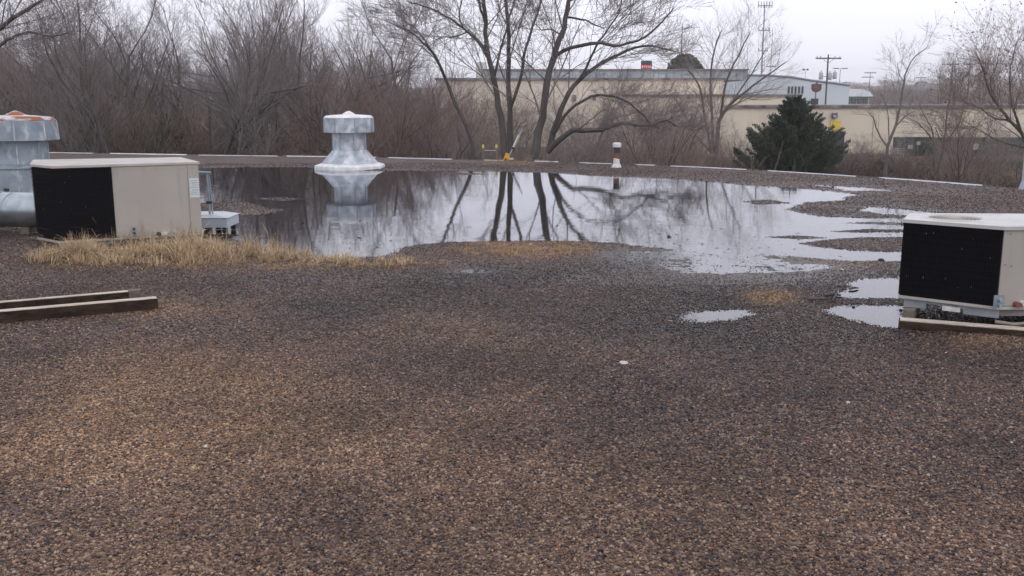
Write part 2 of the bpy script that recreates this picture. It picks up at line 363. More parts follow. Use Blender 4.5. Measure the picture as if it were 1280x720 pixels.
def poly(px): return np.array([[P(a, b).x, P(a, b).y] for a, b in px])
WATER = [
 [(236, 211), (300, 209), (380, 209), (440, 213), (520, 214), (600, 214.5), (680, 216), (760, 220), (850, 224), (930, 231), (1000, 235), (1040, 238), (1075, 243), (1060, 250), (1010, 252), (985, 262), (1020, 270), (1090, 272), (1140, 273), (1140, 296), (1075, 296), (1040, 299), (1005, 304), (1020, 309), (1060, 313), (1140, 315), (1140, 327), (1060, 325), (1000, 321), (960, 318), (915, 322), (895, 318), (850, 311), (800, 307), (760, 304), (700, 301), (640, 301), (560, 303), (510, 308), (480, 322), (400, 322), (330, 312), (285, 300), (240, 302), (200, 296)],
 [(1020, 231.5), (1085, 235), (1120, 239), (1060, 238)],
 [(1060, 262), (1090, 258), (1180, 266), (1250, 270), (1180, 272), (1100, 267)],
 [(1042, 370), (1060, 352), (1080, 347), (1160, 347), (1170, 374), (1100, 374), (1070, 374)],
 [(1030, 388), (1050, 384), (1085, 381), (1140, 384), (1150, 413), (1095, 409), (1060, 401)],
 [(838, 400), (860, 391), (900, 387), (932, 388), (944, 394), (925, 401), (880, 404)],
]
WATER = [poly(p) for p in WATER]
DRY = [poly(p) for p in [
 [(200, 258), (262, 254), (300, 252), (352, 263), (330, 268), (262, 270), (200, 272)],
 [(322, 249), (350, 247), (372, 249), (350, 251)],
 [(930, 252), (960, 250), (985, 253), (950, 255.5)],
 [(1040, 288.5), (1080, 286), (1140, 287), (1140, 289.5), (1080, 289.5)],
 [(1065, 279), (1100, 277.5), (1140, 279), (1140, 281.5)],
 [(965, 296), (1000, 294), (1030, 297), (1000, 299)],
 [(540, 217.5), (580, 216.5), (610, 218), (570, 219)],
]]
def sdf(x, y, pol):
    n = len(pol); d = np.full(x.shape, 1e9); ins = np.zeros(x.shape, bool)
    for i in range(n):
        a = pol[i]; b = pol[(i+1) % n]; e = b-a; wx = x-a[0]; wy = y-a[1]
        t = np.clip((wx*e[0]+wy*e[1])/max(e@e, 1e-9), 0, 1)
        d = np.minimum(d, (wx-t*e[0])**2+(wy-t*e[1])**2)
        c = ((a[1] > y) != (b[1] > y)) & (x < (b[0]-a[0])*(y-a[1])/(b[1]-a[1]+1e-12)+a[0]); ins ^= c
    return np.where(ins, -1, 1)*np.sqrt(d)
def blob(px, py, cx, cy, rx, ry):
    return np.exp(-(((px-cx)/rx)**2+((py-cy)/ry)**2))
def surf(x, y):
    """height, tan, wet of the gravel at roof points"""
    x = np.asarray(x, float); y = np.asarray(y, float)
    wx = x+.16*fbm(x, y, 1.1, 4, 3)+.05*fbm(x, y, 5, 3, 5); wy = y+(.05+.009*y)*fbm(x*.6, y, .9, 4, 9)+.05*fbm(x, y, 5, 3, 6)
    s = np.full(x.shape, 1e9)
    far = y > 5
    xs, ys = wx[far], wy[far]; t = np.full(xs.shape, 1e9)
    for p in WATER: t = np.minimum(t, sdf(xs, ys, p))
    for p in DRY: t = np.maximum(t, -sdf(xs, ys, p))
    s[far] = t
    px, py = proj(x, y, 0*x)
    film = np.clip(blob(px, py, 905, 328, 110, 13)+.8*blob(px, py, 800, 318, 60, 8)+.75*blob(px, py, 1000, 334, 60, 5)+.75*blob(px, py, 590, 339, 38, 5)+.6*blob(px, py, 800, 406, 55, 6)+.6*blob(px, py, 600, 213, 300, 2)+.5*blob(px, py, 1110, 262, 60, 12), 0, 1)
    film = np.clip(1.3*(film+.26*blob(px, py, 720, 338, 170, 16)+.35*blob(px, py, 990, 347, 130, 9)+.35*blob(px, py, 840, 350, 150, 18)+.35*blob(px, py, 700, 420, 90, 8))-.08, 0, 1)
    damp = np.clip(1.15*blob(px, py, 740, 375, 360, 62)+.8*blob(px, py, 1050, 430, 220, 50)+.7*blob(px, py, 420, 390, 200, 40)+.6*blob(px, py, 60, 340, 60, 20)+.5*blob(px, py, 1080, 300, 150, 50), 0, 1)
    n1 = fbm(x, y, 2.2, 4, 21); n2 = fbm(x, y, 14, 3, 31)
    h = np.where(s > 0, .020*(1-np.exp(-np.minimum(s, 9)/.42)), -.034*(1-np.exp(np.maximum(s, -9)/.30)))
    h = h+.0045*n1*np.clip(np.abs(s)*2+.3, 0, 1)+.0022*n2
    h = h*(1-.93*film*(s > 0))+film*(s > 0)*(-.0024+.0036*n1+.0040*n2)
    h = h+.05*sstep(1.0, .2, edge_y(x)-y)*0.7
    shore = np.exp(-np.maximum(s, 0)/.35)
    wet = np.clip(.12+.75*damp+.5*film+.55*shore+.25*n1, 0, 1)
    tan = (1.1*blob(px, py, 220, 492, 150, 46)+1.0*blob(px, py, 60, 560, 190, 45)+.5*blob(px, py, 420, 560, 260, 70)+1.1*blob(px, py, 660, 313, 85, 11)+.9*blob(px, py, 965, 374, 32, 9)
           +.55*blob(px, py, 1050, 332, 90, 8)+.95*blob(px, py, 640, 203.5, 40, 3)+.48*blob(px, py, 450, 745, 900, 120)+.22*blob(px, py, 900, 640, 300, 60)+.35*blob(px, py, 520, 420, 160, 30)+.65*blob(px, py, 1230, 428, 60, 12)+.7*blob(px, py, 250, 328, 220, 10)+.5*blob(px, py, 1080, 240, 40, 2.5)+.25*blob(px, py, 1080, 308, 60, 4)+.55*blob(px, py, 200, 388, 120, 14))
    tan = np.clip(tan+.32*fbm(x, y, 1.4, 4, 41)*(.4+tan)+.10, 0, 1)*(1-.6*film)
    wet = np.clip(wet*(1-.85*np.clip(tan, 0, 1)), 0, 1)
    return h, tan, wet, s

gx = np.concatenate([np.linspace(-34, -17.2, 30), np.arange(-17, 14.5, .085), np.linspace(15, 34, 30)])
gy = np.concatenate([np.linspace(-8, 2.6, 12), np.linspace(3, 10, 90), np.linspace(10.06, 100, 330)])  # rows stretched to the edge below
tt = np.concatenate([np.linspace(-8, 2.6, 12), 3+(np.linspace(0, 1, 420)**1.12)*1000])
X = np.repeat(gx[None, :], len(tt), 0)
EY = edge_y(gx)[None, :]
Yg = np.where(tt[:, None] <= 3, tt[:, None], 3+(tt[:, None]-3)/1000*(EY-3))
h, tan_, wet_, _ = surf(X, Yg)
V = np.stack([X, Yg, h], -1).reshape(-1, 3)
r_, c_ = len(tt), len(gx)
ii = (np.arange(r_-1)[:, None]*c_+np.arange(c_-1)[None, :]).ravel()
F = np.stack([ii, ii+1, ii+c_+1, ii+c_], -1)
roof = link_mesh(np_mesh('roof', V, F, 'gravel', {'tan': tan_.ravel(), 'wet': wet_.ravel()}, True), 'roof'); tag(roof, kind='structure')
# water: one still sheet at the level of the pond
wm_ = MB().add([(-16.5, 6.2, 0), (12.5, 6.2, 0), (12.5, 16, 0), (8.2, 21.4, 0), (4, 25.4, 0), (-1, 26.7, 0), (-16.5, 29, 0)], [tuple(range(7))])
tag(wm_.build('water', 'water'), kind='structure')

# wall of the building below the roof
b = MB()
xs = [-40]+list(ex[1:-1])+[40]
for i in range(len(xs)-1):
    a0 = (xs[i], float(edge_y(xs[i]))); a1 = (xs[i+1], float(edge_y(xs[i+1])))
    b.add([(a0[0], a0[1]+.01, -4), (a1[0], a1[1]+.01, -4), (a1[0], a1[1]+.01, .02), (a0[0], a0[1]+.01, .02)], [(1, 0, 3, 2)])
tag(b.build('building_wall', 'fascia'), kind='structure')

# metal gravel stop along the edge, one strip per surviving length; lumpy tar in the gaps
def edge_path(pa, pb, z):
    """points on the edge between photo columns pa..pb"""
    n = max(2, int(abs(pb-pa)/25)+2); res = []
    epx = np.array([a for a, b in EDGE_PX]); exx = np.array([p.x for p in EP])
    for k in range(n):
        x = float(np.interp(pa+(pb-pa)*k/(n-1), epx, exx)); res.append((x, float(edge_y(x)), z))
    return res
strips = [(-190, -60), (-56, 122), (140, 234), (248, 348), (357, 470), (484, 566), (604, 634), (668, 699), (725, 766), (795, 822), (838, 937), (959, 1073), (1100, 1229)]
for k, (a, b_) in enumerate(strips):
    m = MB(); p = edge_path(a, b_, 0)
    dz = rnd.uniform(-.008, .008)
    for i in range(len(p)-1):
        x0, y0, _ = p[i]; x1, y1, _ = p[i+1]
        prof = [(-.13, .036+dz), (-.02, .062+dz), (.03, .078+dz), (.045, .078+dz), (.05, -.10+dz), (.02, -.10+dz), (.01, .04+dz), (-.12, .026+dz)]
        n = len(prof); vs = [(x0, y0+q, z) for q, z in prof]+[(x1, y1+q, z) for q, z in prof]
        fs = [(j, (j+1) % n, n+(j+1) % n, n+j) for j in range(n)]
        if i == 0: fs.append(tuple(range(n)))
        if i == len(p)-2: fs.append(tuple(reversed(range(n, 2*n))))
        m.add(vs, fs)
    m.build('edge_strip', 'edge_metal', roof)
m = MB()
for a, b_ in [(-60, -56), (122, 140), (234, 248), (348, 357), (470, 484), (566, 604), (634, 668), (699, 725), (766, 795), (822, 838), (937, 959), (1073, 1100), (1229, 1300)]:
    p = edge_path(a-2, b_+2, 0); L_ = (b_-a)
    for k in range(int(6+L_*1.2)):
        t = rnd.random(); q0 = p[0]; q1 = p[-1]; c = (q0[0]+(q1[0]-q0[0])*t, q0[1]+(q1[1]-q0[1])*t+rnd.uniform(-.06, .03))
        r = rnd.uniform(.03, .075)
        m.lathe((c[0], c[1]), [(r*.9, .0), (r, .025), (r*.6, .03+r*.5), (r*.1, .035+r*.62)], 6, rnd.random()*3)
o = m.build('edge_tar', 'tar', roof); o['kind'] = 'stuff'

# ------------------------------------------------------------------ loose gravel: real pebbles near the camera
def pebble_src(seed):
    rg = np.random.default_rng(seed)
    import bmesh
    bm = bmesh.new(); bmesh.ops.create_icosphere(bm, subdivisions=1, radius=.5)
    d = rg.normal(size=(3, 3)); d /= np.linalg.norm(d, axis=1)[:, None]; cut = rg.uniform(.2, .38, 3)
    for v in bm.verts:
        c = np.array(v.co)*rg.uniform(.88, 1.1)
        for dd, q in zip(d, cut):
            k = c@dd
            if k > q: c = c-dd*(k-q)
        v.co = c
    me = bpy.data.meshes.new('pebble_shape'); bm.to_mesh(me); bm.free(); me.materials.append(M['pebble'])
    return bpy.data.objects.new('pebble_shape', me)
peb = [pebble_src(i) for i in range(6)]
allp = []
for y0, y1, dens, smul in ((2.4, 4.6, 9500, 1), (4.6, 6.5, 8200, 1.0), (6.5, 9, 5200, 1.12), (9, 13.5, 3200, 1.12), (13.5, 18, 1100, 1.45), (18, 28, 420, 1.7)):
    n = int((y1-y0)*(y1*.60+1.0)*2*dens)
    y = RNG.uniform(y0, y1, n); x = RNG.uniform(-(y1*.60+1.0), y1*.60+1.0, n)
    k = (np.abs(x) < y*.60+.9) & (y < edge_y(x)-.1); x = x[k]; y = y[k]
    sz = np.clip(RNG.lognormal(math.log(.0095), .38, len(x)), .005, .021)*smul
    allp.append(np.stack([x, y, sz], -1))
A_ = np.concatenate(allp)
h, tn, wt, s_ = surf(A_[:, 0], A_[:, 1])
keep = (h > -.009)
A_ = A_[keep]; h = h[keep]; tn = tn[keep]; wt = wt[keep]
pxk, pyk = proj(A_[:, 0], A_[:, 1], 0)
fk = np.clip(1.7*(blob(pxk, pyk, 905, 328, 110, 13)+.8*blob(pxk, pyk, 1000, 334, 60, 5)+.8*blob(pxk, pyk, 800, 318, 60, 8)+.6*blob(pxk, pyk, 590, 339, 38, 5)+.3*blob(pxk, pyk, 990, 347, 130, 9)+.25*blob(pxk, pyk, 840, 352, 130, 16)), 0, 1)
pts = np.stack([A_[:, 0], A_[:, 1], h+A_[:, 2]*.16-.0045*fk], -1)
rot = np.stack([RNG.uniform(-.45, .45, len(A_)), RNG.uniform(-.45, .45, len(A_)), RNG.uniform(0, 6.28, len(A_))], -1)
sc = A_[:, 2][:, None]*np.stack([RNG.uniform(.9, 1.3, len(A_)), RNG.uniform(.75, 1.05, len(A_)), RNG.uniform(.5, .8, len(A_))], -1)
scatter('gravel', pts, rot, sc, peb, None, {'tan': tn, 'wet': wt}, 'loose brown and grey gravel spread over the flat roof', 'gravel')
print('pebbles', len(pts))

# ------------------------------------------------------------------ terrain beyond
def terr(x, y):
    x = np.asarray(x, float); y = np.asarray(y, float)
    r = sstep(.20, .32, x/np.maximum(y, 1))*sstep(-5, 10, y)
    near = -3.3*(1-r)+r*(-1.25-1.35*sstep(20, 62, y)**.7)
    far = sstep(130, 360, y)
    z = near*(1-far)+.4*far
    hill = sstep(450, 1300, y)*(12+13*vnoise(x, y, 1/500, 77)+10*sstep(.2, .5, x/np.maximum(y, 1)))
    return z+hill+.10*fbm(x, y, .3, 3, 71)*sstep(20, 26, np.abs(y)+np.abs(x)*.5)
ty = np.concatenate([np.linspace(-300, 14, 10), np.linspace(16, 130, 90), np.geomspace(133, 5000, 60)])
tx = np.concatenate([-np.geomspace(5000, 72, 28), np.linspace(-70, 70, 110), np.geomspace(72, 5000, 28)])
TX, TY = np.meshgrid(tx, ty); TZ = terr(TX, TY)
# under the roof the ground stays low
TZ = np.where((TY < edge_y(np.clip(TX, -40, 40))+.5), -3.4, TZ)
V = np.stack([TX, TY, TZ], -1).reshape(-1, 3); ii = (np.arange(len(ty)-1)[:, None]*len(tx)+np.arange(len(tx)-1)[None, :]).ravel()
F = np.stack([ii, ii+1, ii+len(tx)+1, ii+len(tx)], -1)
tag(link_mesh(np_mesh('ground', V, F, 'litter', None, True), 'ground'), kind='structure')
def tz(x, y): return float(terr(np.array([x]), np.array([y]))[0])

# ------------------------------------------------------------------ trees
class Tubes:
    """branches gathered by (points, sides) and meshed with numpy"""
    def __init__(s): s.g = {}
    def add(s, pts, rs, sides): s.g.setdefault((len(pts), sides), []).append((pts, rs))
    def mesh(s, name, m, origin=(0, 0, 0), extra=None):
        VV = []; FF = []; k0 = 0
        for (K, S), L in s.g.items():
            Pn = np.array([a for a, b in L], float)-np.array(origin); R = np.array([b for a, b in L], float)
            D = Pn[:, -1]-Pn[:, 0]; D /= np.maximum(np.linalg.norm(D, axis=1), 1e-6)[:, None]
            up = np.where(np.abs(D[:, 2:3]) < .8, [[0, 0, 1.]], [[1., 0, 0]])
            A = np.cross(D, up); A /= np.linalg.norm(A, axis=1)[:, None]; B = np.cross(D, A)
            th = np.arange(S)*2*math.pi/S
            ring = A[:, None, None]*np.cos(th)[None, None, :, None]+B[:, None, None]*np.sin(th)[None, None, :, None]
            v = Pn[:, :, None]+ring*R[:, :, None, None]
            n = len(L); base = (np.arange(n)*K*S)[:, None, None]; i = np.arange(K-1)[None, :, None]*S; k = np.arange(S)[None, None, :]; kn = (k+1) % S
            f = np.stack([base+i+k, base+i+kn, base+i+S+kn, base+i+S+k], -1).reshape(-1, 4)+k0
            VV.append(v.reshape(-1, 3)); FF.append(f); k0 += n*K*S
        if extra is not None:
            ev, ef = extra; VV.append(ev-np.array(origin)); FF.append(ef+k0)
        return np_mesh(name, np.concatenate(VV), np.concatenate(FF), m, None, False)

def rv(r, s): return Vector((r.gauss(0, s), r.gauss(0, s), r.gauss(0, s)))
def grow(tr, cr, r, p, d, L, rad, lev, pr):
    """tr: limbs tubes, cr: twig tubes"""
    K = (6, 5, 4, 4, 3)[min(lev, 4)]; S = (8, 5, 3, 3, 3)[min(lev, 4)]
    pts = [p]; cur = d.normalized(); q = p
    for i in range(K-1):
        cur = (cur+rv(r, pr['wob'])+Vector((0, 0, pr['up']*(1 if lev else .3)))).normalized(); q = q+cur*(L/(K-1)); pts.append(q)
    end = .45 if lev < 2 else .35
    rs = [rad*(1-(1-end)*i/(K-1)) for i in range(K)]
    (tr if lev <= pr.get('limb', 1) else cr).add([tuple(a) for a in pts], rs, S)
    if lev >= pr['max']: return pts
    n = pr['n'][min(lev, len(pr['n'])-1)]
    for k in range(n):
        t = pr['t0'][min(lev, len(pr['t0'])-1)]; t = t+(1-t)*(k+r.random())/n
        f = t*(K-1); i = min(int(f), K-2); a = pts[i].lerp(pts[i+1], f-i); dd = (pts[i+1]-pts[i]).normalized()
        ax = dd.cross(rv(r, 1)).normalized(); an = math.radians(r.uniform(*pr['ang']))
        nd = dd*math.cos(an)+ax*math.sin(an)
        if nd.z < -.2: nd.z *= -.3
        rr = max(rad*(1-(1-end)*t)*r.uniform(.45, .7), pr['rmin'])
        grow(tr, cr, r, a, nd, L*r.uniform(*pr['lr'])*(1.15-.45*t), rr, lev+1, pr)
    return pts
DEF = dict(wob=.13, up=.07, max=4, n=(7, 6, 6, 4), t0=(.3, .25, .2, .2), ang=(22, 50), lr=(.45, .68), rmin=.0045)
def buds_at(cr, r, prob, size):
    V = []; F = []
    for (K, S), L in cr.g.items():
        for pts, rs in L:
            if rs[0] < .02 and r.random() < prob:
                c = Vector(pts[-1])+rv(r, .03)
                a, b, d = rv(r, size), rv(r, size), rv(r, size)
                k = len(V); V += [tuple(c+a), tuple(c+b), tuple(c-a), tuple(c-b)]; F.append((k, k+1, k+2, k+3))
    return (np.array(V), np.array(F)) if V else None

def make_tree_meshes(seed, H, forks, pr, bark='bark', twig='twig_grey'):
    r = random.Random(seed); p = dict(DEF); p.update(pr); t = Tubes(); c = Tubes()
    for k in range(forks):
        a = r.random()*6.28; lean = 0.05 if forks == 1 else r.uniform(.12, .4)
        grow(t, c, r, Vector((math.cos(a)*.08*(forks > 1), math.sin(a)*.08*(forks > 1), -.2)), Vector((math.cos(a)*lean, math.sin(a)*lean, 1)), H*r.uniform(.62, .78), p.get('rad', .13)*r.uniform(.8, 1.1)/(forks**.4), 0, p)
    return t.mesh('trunk', bark), c.mesh('crown', twig)
def tri(me): return sum(len(q.vertices)-2 for q in me.polygons)
variants = [
 make_tree_meshes(11, 9.5, 1, dict(n=(9, 7, 6, 4), ang=(20, 42), up=.10, rad=.105, t0=(.25, .25, .2, .2)), 'bark', 'twig_grey'),
 make_tree_meshes(12, 9.0, 3, dict(n=(6, 6, 5, 4), ang=(16, 40), up=.10, rad=.12), 'bark', 'twig_grey'),
 make_tree_meshes(13, 8.5, 2, dict(n=(7, 6, 6, 3), ang=(20, 50), up=.05, rad=.10), 'bark_dark', 'twig_brown'),
 make_tree_meshes(14, 7.5, 4, dict(n=(6, 5, 5, 3), ang=(18, 45), up=.08, rad=.10, t0=(.15, .2, .2, .2)), 'bark_red', 'twig_red'),
 make_tree_meshes(15, 10, 1, dict(n=(8, 6, 6, 4), ang=(30, 62), up=.04, rad=.14, t0=(.3, .25, .2, .2)), 'bark_dark', 'twig_grey'),
 make_tree_meshes(16, 5.0, 5, dict(n=(5, 5, 4, 3), ang=(20, 50), up=.06, rad=.06, t0=(.1, .2, .2, .2)), 'bark', 'twig_brown'),
 make_tree_meshes(17, 6.0, 5, dict(n=(6, 6, 5, 3), ang=(18, 46), up=.06, rad=.055, t0=(.15, .2, .2, .2), rmin=.0045), 'bark_pale', 'twig_pale'),
]
def put_tree(vi, px, Y, scale, label, group, name='bare_tree', zs=1.0, rot=None, z=None):
    x = (px-640)/FPX*(Y*ct+5*st_*0+ (3)*st_) ; tr_, cr_ = variants[vi]
    x = Q(px, 160, Y).x
    z = tz(x, Y)-.05 if z is None else z
    e = empty(name, (x, Y, z), label, 'tree', group); e.rotation_euler = (0, 0, rnd.random()*6.28 if rot is None else rot); e.scale = (scale, scale, scale*zs)
    a = link_mesh(tr_, 'trunk', e); b = link_mesh(cr_, 'crown', e)
    return e

# woods on the left
gA = 'bare trees of the wood behind the left half of the roof'
r = random.Random(5)
wl = ['slender bare grey tree in the wood beyond the left half of the roof', 'many-stemmed bare grey tree in the wood beyond the left half of the roof', 'bare brown-twigged tree in the wood beyond the left half of the roof', 'low reddish many-stemmed tree in the wood beyond the left half of the roof', 'spreading bare tree in the wood beyond the left half of the roof', 'shrubby sapling clump in the wood beyond the left half of the roof']
for row, (Y0, Y1, n, x0, x1, s0, s1, choice) in enumerate(((38, 43, 14, -60, 540, .78, 1.0, (0, 1, 2, 3, 5, 5)), (45, 52, 18, -80, 560, .88, 1.1, (0, 1, 2, 4, 0)), (55, 66, 24, -90, 520, .95, 1.2, (0, 1, 4, 2)))):
    for k in range(n):
        px = x0+(x1-x0)*(k+r.uniform(.1, .9))/n; vi = r.choice(choice)
        s = r.uniform(s0, s1)*(1.12 if row else 1.0)
        if 380 < px < 470: s *= .95
        if px > 470: s *= .72 if row else .82
        if 195 < px < 235: s *= .85
        put_tree(vi, px, r.uniform(Y0, Y1), s, wl[vi].replace('in the wood beyond the left half of the roof', ('at the wood front, ' if row == 0 else 'deep in the wood, ' if row == 2 else 'mid-wood, ')+('above the left air conditioner' if px < 250 else 'left of the pale roof vent' if px < 410 else 'between pale vent and ladder')), gA)
# marked trees in the wood
put_tree(1, 340, 40, 1.22, 'tallest fan-crowned tree of the wood, left of the pale roof vent', None)
put_tree(0, 150, 39, 1.18, 'tall thin tree at the wood front above the left cabinet', None)
put_tree(3, 470, 36, .86, 'reddish many-stemmed tree right behind the pale roof vent', None)
put_tree(4, 250, 41, 1.0, 'spreading dark tree above the right end of the left cabinet', None)
# thin shrubby trees in front of the cream building
gB = 'thin bare saplings in front of the cream building'
for k, (px, Y, s) in enumerate([(540, 46, 1.0), (566, 52, 1.15), (588, 42, .9), (612, 56, 1.2), (634, 47, .9), (660, 58, 1.1), (690, 44, .75), (712, 55, 1.0), (742, 50, .9), (768, 60, 1.1), (798, 47, .8), (824, 56, 1.0), (850, 50, .95), (872, 60, 1.05), (918, 54, .8), (1060, 52, .6), (1085, 60, .7), (1135, 56, .8), (1190, 50, .8), (1215, 56, .95), (1245, 48, .9), (1268, 54, 1.0)]):
    put_tree(6, px, Y, s*(.86 if px < 1000 else .62), 'pale sapling before the cream building, '+('left of the white-capped vent pipe' if px < 770 else 'between white-capped pipe and evergreen' if px < 950 else 'right of the evergreen'), gB, 'sapling')
for k, (px, Y, s, vi) in enumerate([(560, 40, .60, 5), (600, 44, .62, 3), (655, 42, .66, 5), (735, 40, .66, 5), (775, 44, .72, 5), (815, 40, .78, 3), (848, 46, .8, 5), (905, 50, .6, 5), (530, 46, .8, 3), (700, 48, .7, 5), (758, 52, .85, 5), (830, 55, .9, 3), (615, 50, .75, 5), (640, 55, .8, 3), (683, 54, .8, 5), (720, 56, .85, 3), (745, 46, .75, 5), (790, 52, .85, 5), (803, 58, .95, 3), (860, 56, .9, 5), (876, 48, .75, 5), (580, 54, .85, 5), (545, 38, .8, 3), (565, 48, 1.0, 5), (520, 40, .8, 5), (505, 44, .95, 3), (535, 56, 1.1, 3), (590, 58, 1.1, 5), (925, 46, .5, 3), (667, 38, .5, 5), (1065, 44, .55, 5), (1140, 38, .5, 5), (1200, 36, .55, 3), (1225, 33, .55, 5)]):
    put_tree(vi, px, Y, s, ('thin brown sapling clump before the cream building' if vi == 5 else 'reddish sapling before the cream building')+(', left of the white-capped vent pipe' if px < 770 else ', between vent pipe and evergreen' if px < 950 else ', right of the evergreen'), gB, 'sapling')

def traced_tree(name, label, Y, base_px, limbs, pr, bark, twig, seed, budm=None, group=None):
    """limbs: list of (points [(px,py[,dY])], r0 px, r1 px, n side branches, length m)"""
    r = random.Random(seed); t = Tubes(); c = Tubes(); p = dict(DEF); p.update(pr)
    bx = Q(base_px[0], base_px[1], Y); bz = tz(bx.x, Y)-.1
    e = empty(name, (bx.x, Y, bz), label, 'tree', group)
    for pl, r0, r1, nb, bl in limbs:
        P3 = [Q(a[0], a[1], Y+(a[2] if len(a) > 2 else 0)) for a in pl]
        # densify with a little wobble
        fine = []
        for i in range(len(P3)-1):
            p0 = P3[max(i-1, 0)]; p1 = P3[i]; p2 = P3[i+1]; p3 = P3[min(i+2, len(P3)-1)]
            for s in range(3):
                u = s/3
                q = .5*((2*p1)+(-p0+p2)*u+(2*p0-5*p1+4*p2-p3)*u*u+(-p0+3*p1-3*p2+p3)*u**3)
                fine.append(q+rv(r, .012))
        fine.append(P3[-1]); n = len(fine); sc_ = Y/FPX
        rs = [(r0+(r1-r0)*i/(n-1))*sc_*.74*(1+.06*math.sin(i*2.3+r0)) for i in range(n)]
        # overlapping short tubes keep the frame right along bends
        mbp = MB(); 
        t.add_curve = None
        TR.setdefault(name+str(seed), MB()).tube(fine, rs, 8, True)
        for k in range(nb):
            u = .22+.78*(k+r.random())/nb; f = u*(n-1); i = min(int(f), n-2); a = fine[i].lerp(fine[i+1], f-i); dd = (fine[i+1]-fine[i]).normalized()
            ax = dd.cross(rv(r, 1)).normalized(); an = math.radians(r.uniform(28, 62)); nd = dd*math.cos(an)+ax*math.sin(an)
            nd.z += .15
            grow(c, c, r, a, nd, bl*r.uniform(.8, 1.6)*(1.15-.4*u), max(rs[i]*r.uniform(.24, .38), .010), 2, p)
    mb = TR[name+str(seed)]
    # bole down to the ground
    mb.tube([Vector((bx.x, Y, bz)), Vector((bx.x, Y, bz+.5)), bx], [limbs[0][1]*1.25*Y/FPX, limbs[0][1]*1.1*Y/FPX, limbs[0][1]*.9*Y/FPX], 10, True)
    mb.build('trunk', bark, e, smooth=True)
    link_mesh(c.mesh('crown', twig, tuple(e.location)), 'crown', e)
    if budm:
        ex_ = buds_at(c, r, .75, budm[1])
        link_mesh(np_mesh('buds', ex_[0]-np.array(e.location), ex_[1], budm[0]), 'buds', e)['kind'] = 'stuff'
    return e
TR = {}
PR2 = dict(max=5, n=(0, 0, 6, 4, 3), wob=.09, up=.04, ang=(20, 50), lr=(.52, .78), rmin=.005, t0=(.3, .3, .2, .2, .2))
# the big multi-stemmed tree(s) just beyond the edge
traced_tree('bare_tree', 'bare tree with two upright trunks directly behind the ladder top', 31.5, (632, 190), [
 ([(630, 190), (626, 147), (617, 101), (609, 61), (607, 31), (604, -6), (601, -40)], 5.6, 2.2, 8, 2.0),
 ([(609, 70), (598, 53, .2), (580, 36, .5), (556, 19, .7), (531, 8, .9), (510, 2, 1)], 3.0, .8, 8, 1.5),
 ([(638, 190), (637, 138), (635, 92), (636, 46), (632, 0), (630, -40)], 5.0, 2.0, 8, 2.0),
 ([(637, 140), (650, 101, -.4), (657, 61, -.8), (672, 18, -1), (682, -22, -1.1)], 3.0, 1.2, 8, 1.7),
 ([(617, 101), (624, 70, .4), (632, 40, .6), (640, 10, .8), (652, -20, 1)], 2.2, .9, 6, 1.5),
 ([(608, 45), (604, 20, -.3), (597, -5, -.5), (590, -30, -.6)], 2.6, 1.2, 5, 1.4),
 ([(580, 36, .5), (574, 20, .4), (577, 0, .3), (575, -25, .2)], 1.5, .7, 5, 1.2),
 ([(583, 40, .5), (568, 47, .3), (555, 46, .2), (545, 50, 0)], 1.3, .5, 5, 1.0),
], PR2, 'bark_dark', 'twig_grey', 31)
traced_tree('bare_tree', 'large bare tree with a thick leaning trunk and a low horizontal limb', 30.8, (672, 196), [
 ([(668, 194), (673, 165), (678, 147), (684, 101), (695, 61), (705, 34), (711, 0), (718, -40)], 7.2, 3.0, 9, 2.0),
 ([(693, 70), (714, 60, -.3), (751, 54, -.6), (776, 57, -.8), (806, 46, -1), (828, 28, -1), (842, 10, -1)], 3.4, .9, 12, 1.6),
 ([(708, 22), (727, 23, .3), (742, 31, .5), (755, 36, .7)], 2.0, .7, 5, 1.3),
 ([(701, 45), (690, 36, .4), (677, 37, .6), (664, 26, .8)], 1.6, .6, 5, 1.3),
 ([(713, 0), (722, -14, 0), (745, -22, 0), (770, -40, 0)], 2.4, 1.4, 5, 1.5),
 ([(686, 190, .2), (692, 165, .2), (698, 147, .2), (711, 116, .3), (733, 92, .5), (763, 73, .8), (794, 60, 1), (818, 58, 1), (845, 65, 1.1)], 5.6, 1.0, 12, 1.6),
 ([(722, 103, .4), (735, 80, 0), (745, 58, -.2), (757, 40, -.3), (772, 18, -.4), (780, -10, -.5)], 2.2, .8, 8, 1.5),
 ([(694, 165, .1), (711, 138, -.3), (739, 121, -.6), (770, 121, -.9), (794, 135, -1.1), (812, 153, -1.2), (824, 160, -1.2)], 3.0, .8, 12, 1.1),
 ([(684, 190, -.2), (711, 165, -.6), (728, 163, -.8), (751, 162, -1), (779, 154, -1.2), (809, 157, -1.4), (832, 150, -1.5), (846, 158, -1.5)], 5.2, 1.0, 14, 1.0),
], PR2, 'bark_dark', 'twig_grey', 32)
traced_tree('bare_tree', 'thin bare tree leaning left with an arching top above the wood', 32.5, (594, 196), [
 ([(593, 196), (587, 167), (570, 131), (556, 97), (545, 72), (528, 53), (512, 39), (498, 33), (480, 25)], 3.6, .7, 14, 1.3),
 ([(545, 74), (536, 58, .3), (525, 42, .4), (510, 28, .6), (488, 12, .7)], 1.7, .5, 8, 1.2),
 ([(556, 98), (548, 80, -.4), (532, 62, -.5), (520, 55, -.5)], 1.5, .5, 5, 1.0),
], PR2, 'bark_dark', 'twig_grey', 33)
